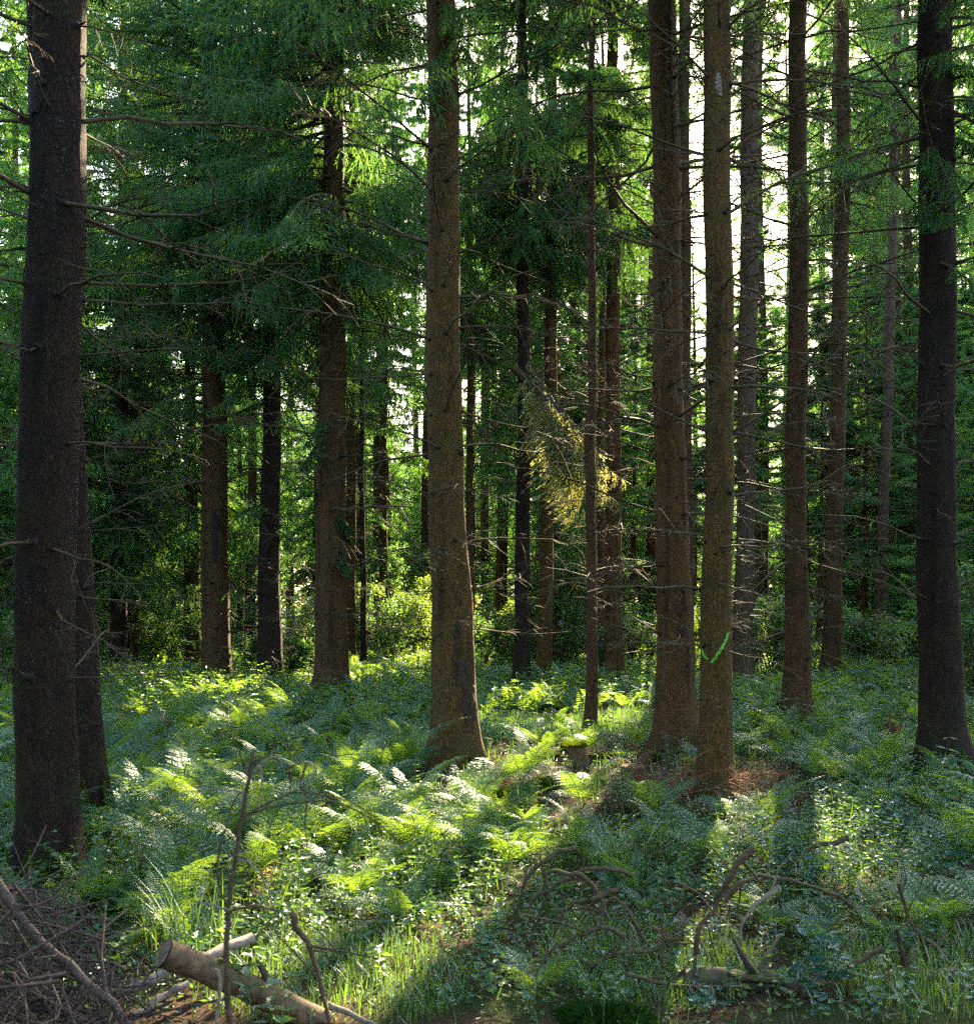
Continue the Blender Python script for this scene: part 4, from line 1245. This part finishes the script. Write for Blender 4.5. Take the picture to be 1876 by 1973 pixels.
# sawn log with a cut face and broken stubs
lp = spline(np.array([PX(u, v, d) for u, v, d in ((316, 1837, 3.72), (420, 1878, 3.82), (540, 1932, 3.92), (690, 2010, 4.05), (760, 2050, 4.12))]), 36)
base = lp[0].copy()
root = thing('sawn_log', 'sawn log with a round cut end, sloping to the bottom edge at the left', 'log', base)
r = np.random.default_rng(3)
lr = .051 * (1 + .05 * np.sin(np.arange(36) * .9) + r.normal(0, .02, 36))
link('trunk', tube(lp - base, lr, 20, False).mesh('log', [M['log']], True), root)
tn = norm(lp[0] - lp[1])
u_ = norm(np.cross(tn, [0, 0, 1.]))
w_ = np.cross(tn, u_)
a = np.arange(20) * 2 * np.pi / 20
cf = Buf()
rows = [(.0 + tn * .004)[None].repeat(20, 0)]
V = np.concatenate([tn * .004 + (np.cos(a)[:, None] * u_ + np.sin(a)[:, None] * w_) * k * .051 * 1.005 + tn * (.002 * np.sin(k * 25)) for k in np.linspace(.02, 1, 12)])
i = np.arange(11)[:, None] * 20
j = np.arange(20)[None]
cf.add(V, np.stack([i + j, i + (j + 1) % 20, i + 20 + (j + 1) % 20, i + 20 + j], -1).reshape(-1, 4))
b = N('log_cut_face')
tc = b.n('ShaderNodeTexCoord').outputs['Object']
ln_ = b.n('ShaderNodeVectorMath', {0: tc}, operation='LENGTH').outputs['Value']
no = b.n('ShaderNodeTexNoise', {'Vector': tc, 'Scale': 40., 'Detail': 4.}).outputs['Fac']
rg = b.math('SINE', b.math('ADD', b.math('MULTIPLY', ln_, 1100.), b.math('MULTIPLY', no, 5.)))
col = b.mix(b.ramp(rg, -1, 1), (.13, .085, .065), (.24, .17, .13))
col = b.mix(b.ramp(no, .5, .65, 0, .7), col, (.06, .045, .04))
cutm = b.out(b.n('ShaderNodeBsdfPrincipled', {'Base Color': col, 'Roughness': .9}).outputs[0])
link('cut_face', cf.mesh('cut_face', [cutm], True), root)
for (u, v, d, hgt, rad_) in ((470, 1893, 3.86, .07, .014), (512, 1888, 3.89, .075, .016), (405, 1862, 3.80, .02, .012)):
    p = PX(u, v, d) - base
    st = np.array([p - [0, -.02, .05], p + [.005, 0, 0], p + [.02 * r.normal(), 0, hgt * .7], p + [.03 * r.normal() + .015, 0, hgt]])
    link('branch_stub', tube(st, [rad_ * 1.4, rad_, rad_ * .8, rad_ * .25], 8).mesh('branch_stub', [M['logdark']], True), root)
r = np.random.default_rng(4)
mb = Buf()
k = r.integers(9, 20, 900)
Pm = lp[k] - base + np.stack([r.normal(0, .018, 900), r.normal(-.015, .012, 900), lr[k] * .93], -1)
kk = k < 13
fuzz(mb, Pm[kk], np.tile([0, -.2, 1.], (kk.sum(), 1)), r, .014, .004)
link('moss', mb.mesh('moss', [M['moss']]), root)

# dead sapling close to the camera
ds_ = 2.75
sap = PX(440, 1985, ds_)
root = thing('dead_sapling', 'bare dead sapling with curled twigs standing closest, at the lower left', 'sapling', np.array([sap[0], ds_, float(gz(sap[0], ds_))]))
rb0 = np.array(root.location)


def sp(pts_, d, r0, r1, nm, mat):
    P = spline(np.array([PX(u, v, d) for u, v in pts_]) - rb0, len(pts_) * 6)
    P += np.random.default_rng(len(pts_) + int(pts_[0][0])).normal(0, .0012, P.shape)
    link(nm, tube(P, np.linspace(r0, r1, len(P)), 7).mesh(nm, [M[mat]], True), root)


sp([(452, 2250), (447, 2080), (443, 1970), (437, 1880), (440, 1755), (453, 1660), (465, 1580), (480, 1500), (488, 1448)], ds_, .0105, .0045, 'stem', 'dead')
tw = [[(440, 1755), (410, 1745), (372, 1736)], [(440, 1757), (470, 1748), (510, 1750), (560, 1765), (620, 1800), (660, 1850)],
      [(441, 1752), (420, 1700), (423, 1640), (438, 1585), (452, 1540), (470, 1520)], [(481, 1500), (500, 1475), (530, 1458), (555, 1474), (592, 1468), (610, 1485), (585, 1500), (575, 1520)],
      [(478, 1480), (500, 1462), (526, 1456), (527, 1432), (530, 1408)], [(478, 1500), (466, 1460), (455, 1432)], [(472, 1527), (440, 1523), (400, 1521), (352, 1526)],
      [(466, 1580), (500, 1556), (560, 1530), (610, 1530), (680, 1548), (745, 1590)], [(470, 1572), (500, 1562), (570, 1548), (640, 1545), (700, 1570), (770, 1625), (790, 1690)],
      [(455, 1655), (480, 1663), (505, 1690), (522, 1730), (530, 1760)], [(555, 1474), (560, 1500), (556, 1535)], [(592, 1468), (580, 1510), (590, 1535), (588, 1580), (592, 1640)], [(500, 1475), (505, 1510), (498, 1560)], [(443, 1640), (460, 1652), (480, 1655)]]
for i, t in enumerate(tw):
    sp(t, ds_ - .05 + .02 * (i % 6), .0036, .0016, 'twig', 'deadpale' if i % 3 == 0 else 'dead')
sp([(418, 1975), (424, 1900), (420, 1872), (408, 1868)], 3.0, .006, .004, 'twig', 'deadpale')

# brush pile, lower left: nobody could count its twigs
r = np.random.default_rng(17)
bb = Buf()
for k in range(420):
    u = r.uniform(-140, 230) if k < 330 else r.uniform(-100, 120)
    d = r.uniform(3.3, 4.15)
    x = (u - CX) / F * d
    hmax = .52 * math.exp(-((x + 1.85) / .45) ** 2) + .06
    z = r.uniform(0, hmax)
    L = r.uniform(.25, .9)
    az = r.uniform(0, 6.28) if r.random() < .5 else r.normal(-.5, .5)
    el = r.normal(-.25, .35)
    dv = np.array([math.cos(az) * math.cos(el), math.sin(az) * math.cos(el) * .6, math.sin(el)])
    p = np.array([x, d, z])
    q = np.array([p - dv * L / 2 + r.normal(0, .05, 3), p - dv * L / 6 + r.normal(0, .04, 3), p + dv * L / 6 + r.normal(0, .04, 3), p + dv * L / 2 + r.normal(0, .06, 3)])
    bb.merge(tube(spline(q, 9), np.linspace(r.uniform(.003, .007), .0015, 9), 4, False))
tag(link('brush_pile', bb.mesh('brush_pile', [M['pile']], True)), 'tangled pile of grey-brown twigs in the lower left corner', 'brush pile', None, 'stuff')


# stumps and mossy logs
def stump(label, u, v, d, w, h, mat, seed, jag=.02, moss=True, nm='tree_stump'):
    r = np.random.default_rng(seed)
    x = (u - CX) / F * d
    base = (x, d, float(gz(x, d)))
    root = thing(nm, label, 'stump', base)
    n = 22
    a = np.arange(n) * 2 * np.pi / n
    top = h * (1 + (r.normal(0, jag / h, n) if jag > .03 else .04 * np.sin(3 * a)))
    rows = []
    for k in np.linspace(0, 1, 7):
        rr = w * .5 * (1 + .55 * (1 - k) ** 3 * (1 + .5 * np.sin(4 * a + seed)) + .05 * np.sin(7 * a))
        rows.append(np.stack([rr * np.cos(a), rr * np.sin(a), -.05 + (top + .05) * k], -1))
    rows.append(rows[-1] * [.7, .7, 1 - (.25 if jag > .03 else .02)])
    rows.append(rows[-1] * [.1, .1, .95])
    V = np.concatenate(rows)
    i = np.arange(len(rows) - 1)[:, None] * n
    j = np.arange(n)[None]
    f = np.stack([i + j, i + (j + 1) % n, i + n + (j + 1) % n, i + n + j], -1).reshape(-1, 4)
    link('wood', Buf().add(V, f).mesh('wood', [M[mat]], jag <= .03), root)
    if moss:
        mb = Buf()
        m = 2600
        q = f[r.integers(len(f) * 5 // 9, len(f), m)]
        P = (V[q] * r.dirichlet(np.ones(4), m)[..., None]).sum(1)
        keep = (P[:, 2] > h * .86) | (P[:, 0] < -w * .28)
        fuzz(mb, P[keep], norm(np.array([[0, -.1, 1.]]) + P[keep] * [2, 2, 0]), r, .022, .005)
        link('moss', mb.mesh('moss', [M['moss']]), root)
    return root


stump('short stump with a bright moss rim in the sun, in front of the grass', 1105, 1480, 10.4, .25, .17, 'rot', 1)
stump('low flat-topped stump half hidden among red-brown twigs', 1220, 1500, 9.6, .22, .07, 'rot', 2, .02, False)
stump('jagged broken stump left of the far right trunk', 1724, 1452, 11.4, .13, .33, 'rot', 3, .06, False, 'broken_stump')


def mossy_log(label, pts_, d, rad, seed, n=4500, mat='logdark', cover=.3):
    r = np.random.default_rng(seed)
    P = spline(np.array([PX(u, v, d) for u, v in pts_]), 24)
    P[:, 2] = np.maximum(P[:, 2], rad * .4)
    base = P[0].copy()
    root = thing('mossy_log', label, 'log', base)
    R = rad * (1 + .15 * np.sin(np.arange(24) * .8 + seed))
    link('wood', tube(P - base, R, 12).mesh('wood', [M[mat]], True), root)
    mb = Buf()
    k = r.uniform(0, 22.9, n)
    i = k.astype(int)
    c = P[i] + (P[i + 1] - P[i]) * (k - i)[:, None]
    th = r.normal(1.57, .75, n)
    Nn = np.stack([np.zeros(n), -np.cos(th), np.sin(th)], -1)
    q = c - base + Nn * R[i][:, None]
    keep = np.sin(k * .9 + seed) > -2
    fuzz(mb, q[keep], Nn[keep], r, .025, .006)
    link('moss', mb.mesh('moss', [M['moss']]), root)


mossy_log('mossy root arm running left from the moss-rimmed stump', [(1035, 1482), (1060, 1470), (1088, 1462)], 10.5, .05, 1)
mossy_log('mossy log lying between the moss-rimmed stump and the stout red-brown trunk', [(1125, 1468), (1180, 1464), (1240, 1460), (1275, 1464)], 10.6, .045, 2)
mossy_log('low mossy log left of the foot of the sun-hiding trunk', [(1430, 1425), (1470, 1412), (1520, 1408)], 13.2, .06, 3)
stick('long fallen trunk with upright dead branches in the middle distance', [(1008, 1366), (1080, 1360), (1150, 1355), (1245, 1352)], 16.6, .075, 'log', 'fallen_log', 12, 50, 10, 'log', None, .7)
for i, (lab, pts_, d_) in enumerate([('thin arch of dead wood over the left half of the fallen trunk', [(1100, 1372), (1107, 1340), (1130, 1330), (1150, 1342)], 16.4), ('slanting dead branch over the left end of the fallen trunk', [(1045, 1365), (1065, 1348), (1088, 1326)], 16.4),
                                      ('thin arch of dead wood over the right end of the fallen trunk', [(1170, 1338), (1195, 1345), (1215, 1375)], 16.2), ('bent dead branch beyond the right end of the fallen trunk', [(1225, 1352), (1240, 1325), (1262, 1322)], 16.8),
                                      ('dark bent branch behind the dark leaning trunk', [(1600, 1350), (1625, 1325), (1650, 1300), (1672, 1310)], 19), ('fallen dark branch right of the dark leaning trunk', [(1640, 1312), (1690, 1320), (1735, 1345)], 19.5),
                                      ('arched dead twig at the foot of the pale grey-brown trunk', [(1478, 1360), (1492, 1335), (1512, 1325)], 16), ('stub of dark wood lying below the jagged stump', [(1600, 1440), (1640, 1432), (1680, 1445)], 11.6)]):
    stick(lab, pts_, d_, .022, 'dead', 'fallen_branch', 4, 60 + i)
# red-brown brushwood at the foot of the paint-marked trunk
r = np.random.default_rng(29)
RED = [dead_branch_buf(500 + i, 2.2).mesh('red_branch', [M['deadred']], True) for i in range(4)]
for i in range(16):
    u, v = r.uniform(1270, 1500), r.uniform(1490, 1560)
    d = F * H / (v - HY)
    x = (u - CX) / F * d
    o = link('red_branch', RED[i % 4], None, (x, d, float(gz(x, d)) + r.uniform(.0, .06)))
    L = r.uniform(.4, .85)
    o.scale = (L, L, L)
    o.rotation_euler = (r.uniform(-.3, .3), -r.uniform(.0, .45), r.choice([0., 3.14, -.5, 2.6]) + r.normal(0, .4))
    tag(o, 'red-brown dead spruce branch heaped at the foot of the paint-marked trunk', 'branch', 'red-brown branches round the paint-marked trunk')
# single plants worth picking out
for k, (lab, u, v, d, h, mat) in enumerate([('tall leafy plant with yellow-green drooping leaves near the right border', 1805, 1590, 7.4, .45, 'leaf'), ('leafy seedling at the foot of the stout red-brown trunk', 1300, 1470, 10.2, .22, 'leaf_sky_tint'), ('pale leafy seedling right behind the moss-rimmed stump', 1125, 1450, 11.0, .3, 'leaf'), ('leafy seedling in front of the sawn log', 520, 1960, 3.7, .24, 'leaf'), ('broad-leaved seedling in the sun left of the leaning stick', 545, 1735, 5.2, .3, 'herb'), ('broad-leaved plant in the right foreground', 1590, 1870, 4.3, .25, 'leaf_sky_tint')]):
    r = np.random.default_rng(700 + k)
    x = (u - CX) / F * d
    bse = np.array([[0, 0, 0.], [.04, .02, 0], [-.05, .03, 0]])
    hb = herbs(bse, h * 1.3, 12, .085, r)
    tag(link('seedling', hb.mesh('seedling', [M[mat]]), None, (x, d, float(gz(x, d)))), lab, 'plant')
r = np.random.default_rng(9)
x = (515 - CX) / F * 5.6
root = thing('flowering_plant', 'plant with a small cluster of yellow flowers left of the sun patch', 'flower', (x, 5.6, float(gz(x, 5.6))))
fh = 1.6 - (1690 - HY) / F * 5.6
link('stem', tube(np.array([[0, 0, 0], [.02, 0, fh * .5], [0, 0, fh - .03]]), [.004, .003, .002], 5).mesh('stem', [M['herb']], True), root)
link('foliage', herbs(np.array([[0., 0, 0]]), fh * .8, 12, .06, r).mesh('foliage', [M['herb']]), root)
P = np.stack([r.normal(0, .035, 60), r.normal(0, .02, 60), fh + r.normal(0, .025, 60)], -1)
link('blossom', Buf().add(*leaves(P, rand_dir(60, r, .3), .016, .01, r)).mesh('blossom', [M['flower']]), root)

# ------------------------------------------------------------------ light, camera
w = bpy.data.worlds.new("World")
scene.world = w
w.use_nodes = True
nt = w.node_tree
nt.nodes.clear()
sky = nt.nodes.new('ShaderNodeTexSky')
sky.sky_type = 'NISHITA'
sky.sun_disc = False
sky.dust_density = 3.
sky.sun_elevation = math.asin(SUN[2])
sky.sun_rotation = math.atan2(SUN[0], SUN[1])
bg = nt.nodes.new('ShaderNodeBackground')
bg.inputs['Strength'].default_value = .13
out = nt.nodes.new('ShaderNodeOutputWorld')
nt.links.new(sky.outputs[0], bg.inputs[0])
nt.links.new(bg.outputs[0], out.inputs[0])
sl = bpy.data.lights.new('sun', 'SUN')
sl.energy = 5.
sl.angle = math.radians(.53)
sl.color = (1, .81, .52)
so = bpy.data.objects.new('sun', sl)
C.objects.link(so)
so.rotation_euler = Vector(SUN).to_track_quat('Z', 'Y').to_euler()
so.location = (10, 30, 30)
cam = bpy.data.cameras.new('camera')
co = bpy.data.objects.new('camera', cam)
C.objects.link(co)
co.location = (0, 0, H)
co.rotation_euler = (math.pi / 2, 0, 0)
cam.sensor_fit = 'HORIZONTAL'
cam.sensor_width = 36
cam.lens = 36 * F / 1876
cam.shift_x = 0.0
cam.shift_y = (HY - 986.5) / 1876
cam.clip_end = 500
cam.dof.use_dof = True
cam.dof.focus_distance = 10.
cam.dof.aperture_fstop = 5.6
scene.camera = co
scene.view_settings.view_transform = 'Standard'
scene.view_settings.look = 'None'
scene.view_settings.exposure = 3.3
scene.view_settings.gamma = 1
cy = scene.cycles
cy.volume_bounces = 1
cy.max_bounces = 7
cy.diffuse_bounces = 5
cy.glossy_bounces = 2
cy.transmission_bounces = 4
cy.caustics_reflective = False
cy.caustics_refractive = False
cy.use_denoising = False
cy.denoising_prefilter = 'NONE'
cy.denoising_input_passes = 'RGB_ALBEDO_NORMAL'
cy.sample_clamp_indirect = .45
cy.sample_clamp_direct = .8
scene.render.use_persistent_data = False
from collections import Counter
_c = Counter()
for _m in bpy.data.meshes:
    _c[_m.name.split('.')[0]] += len(_m.polygons)
print(_c.most_common(14))
print('VERTS', sum(len(m.vertices) for m in bpy.data.meshes), 'OBJ', len(bpy.data.objects))
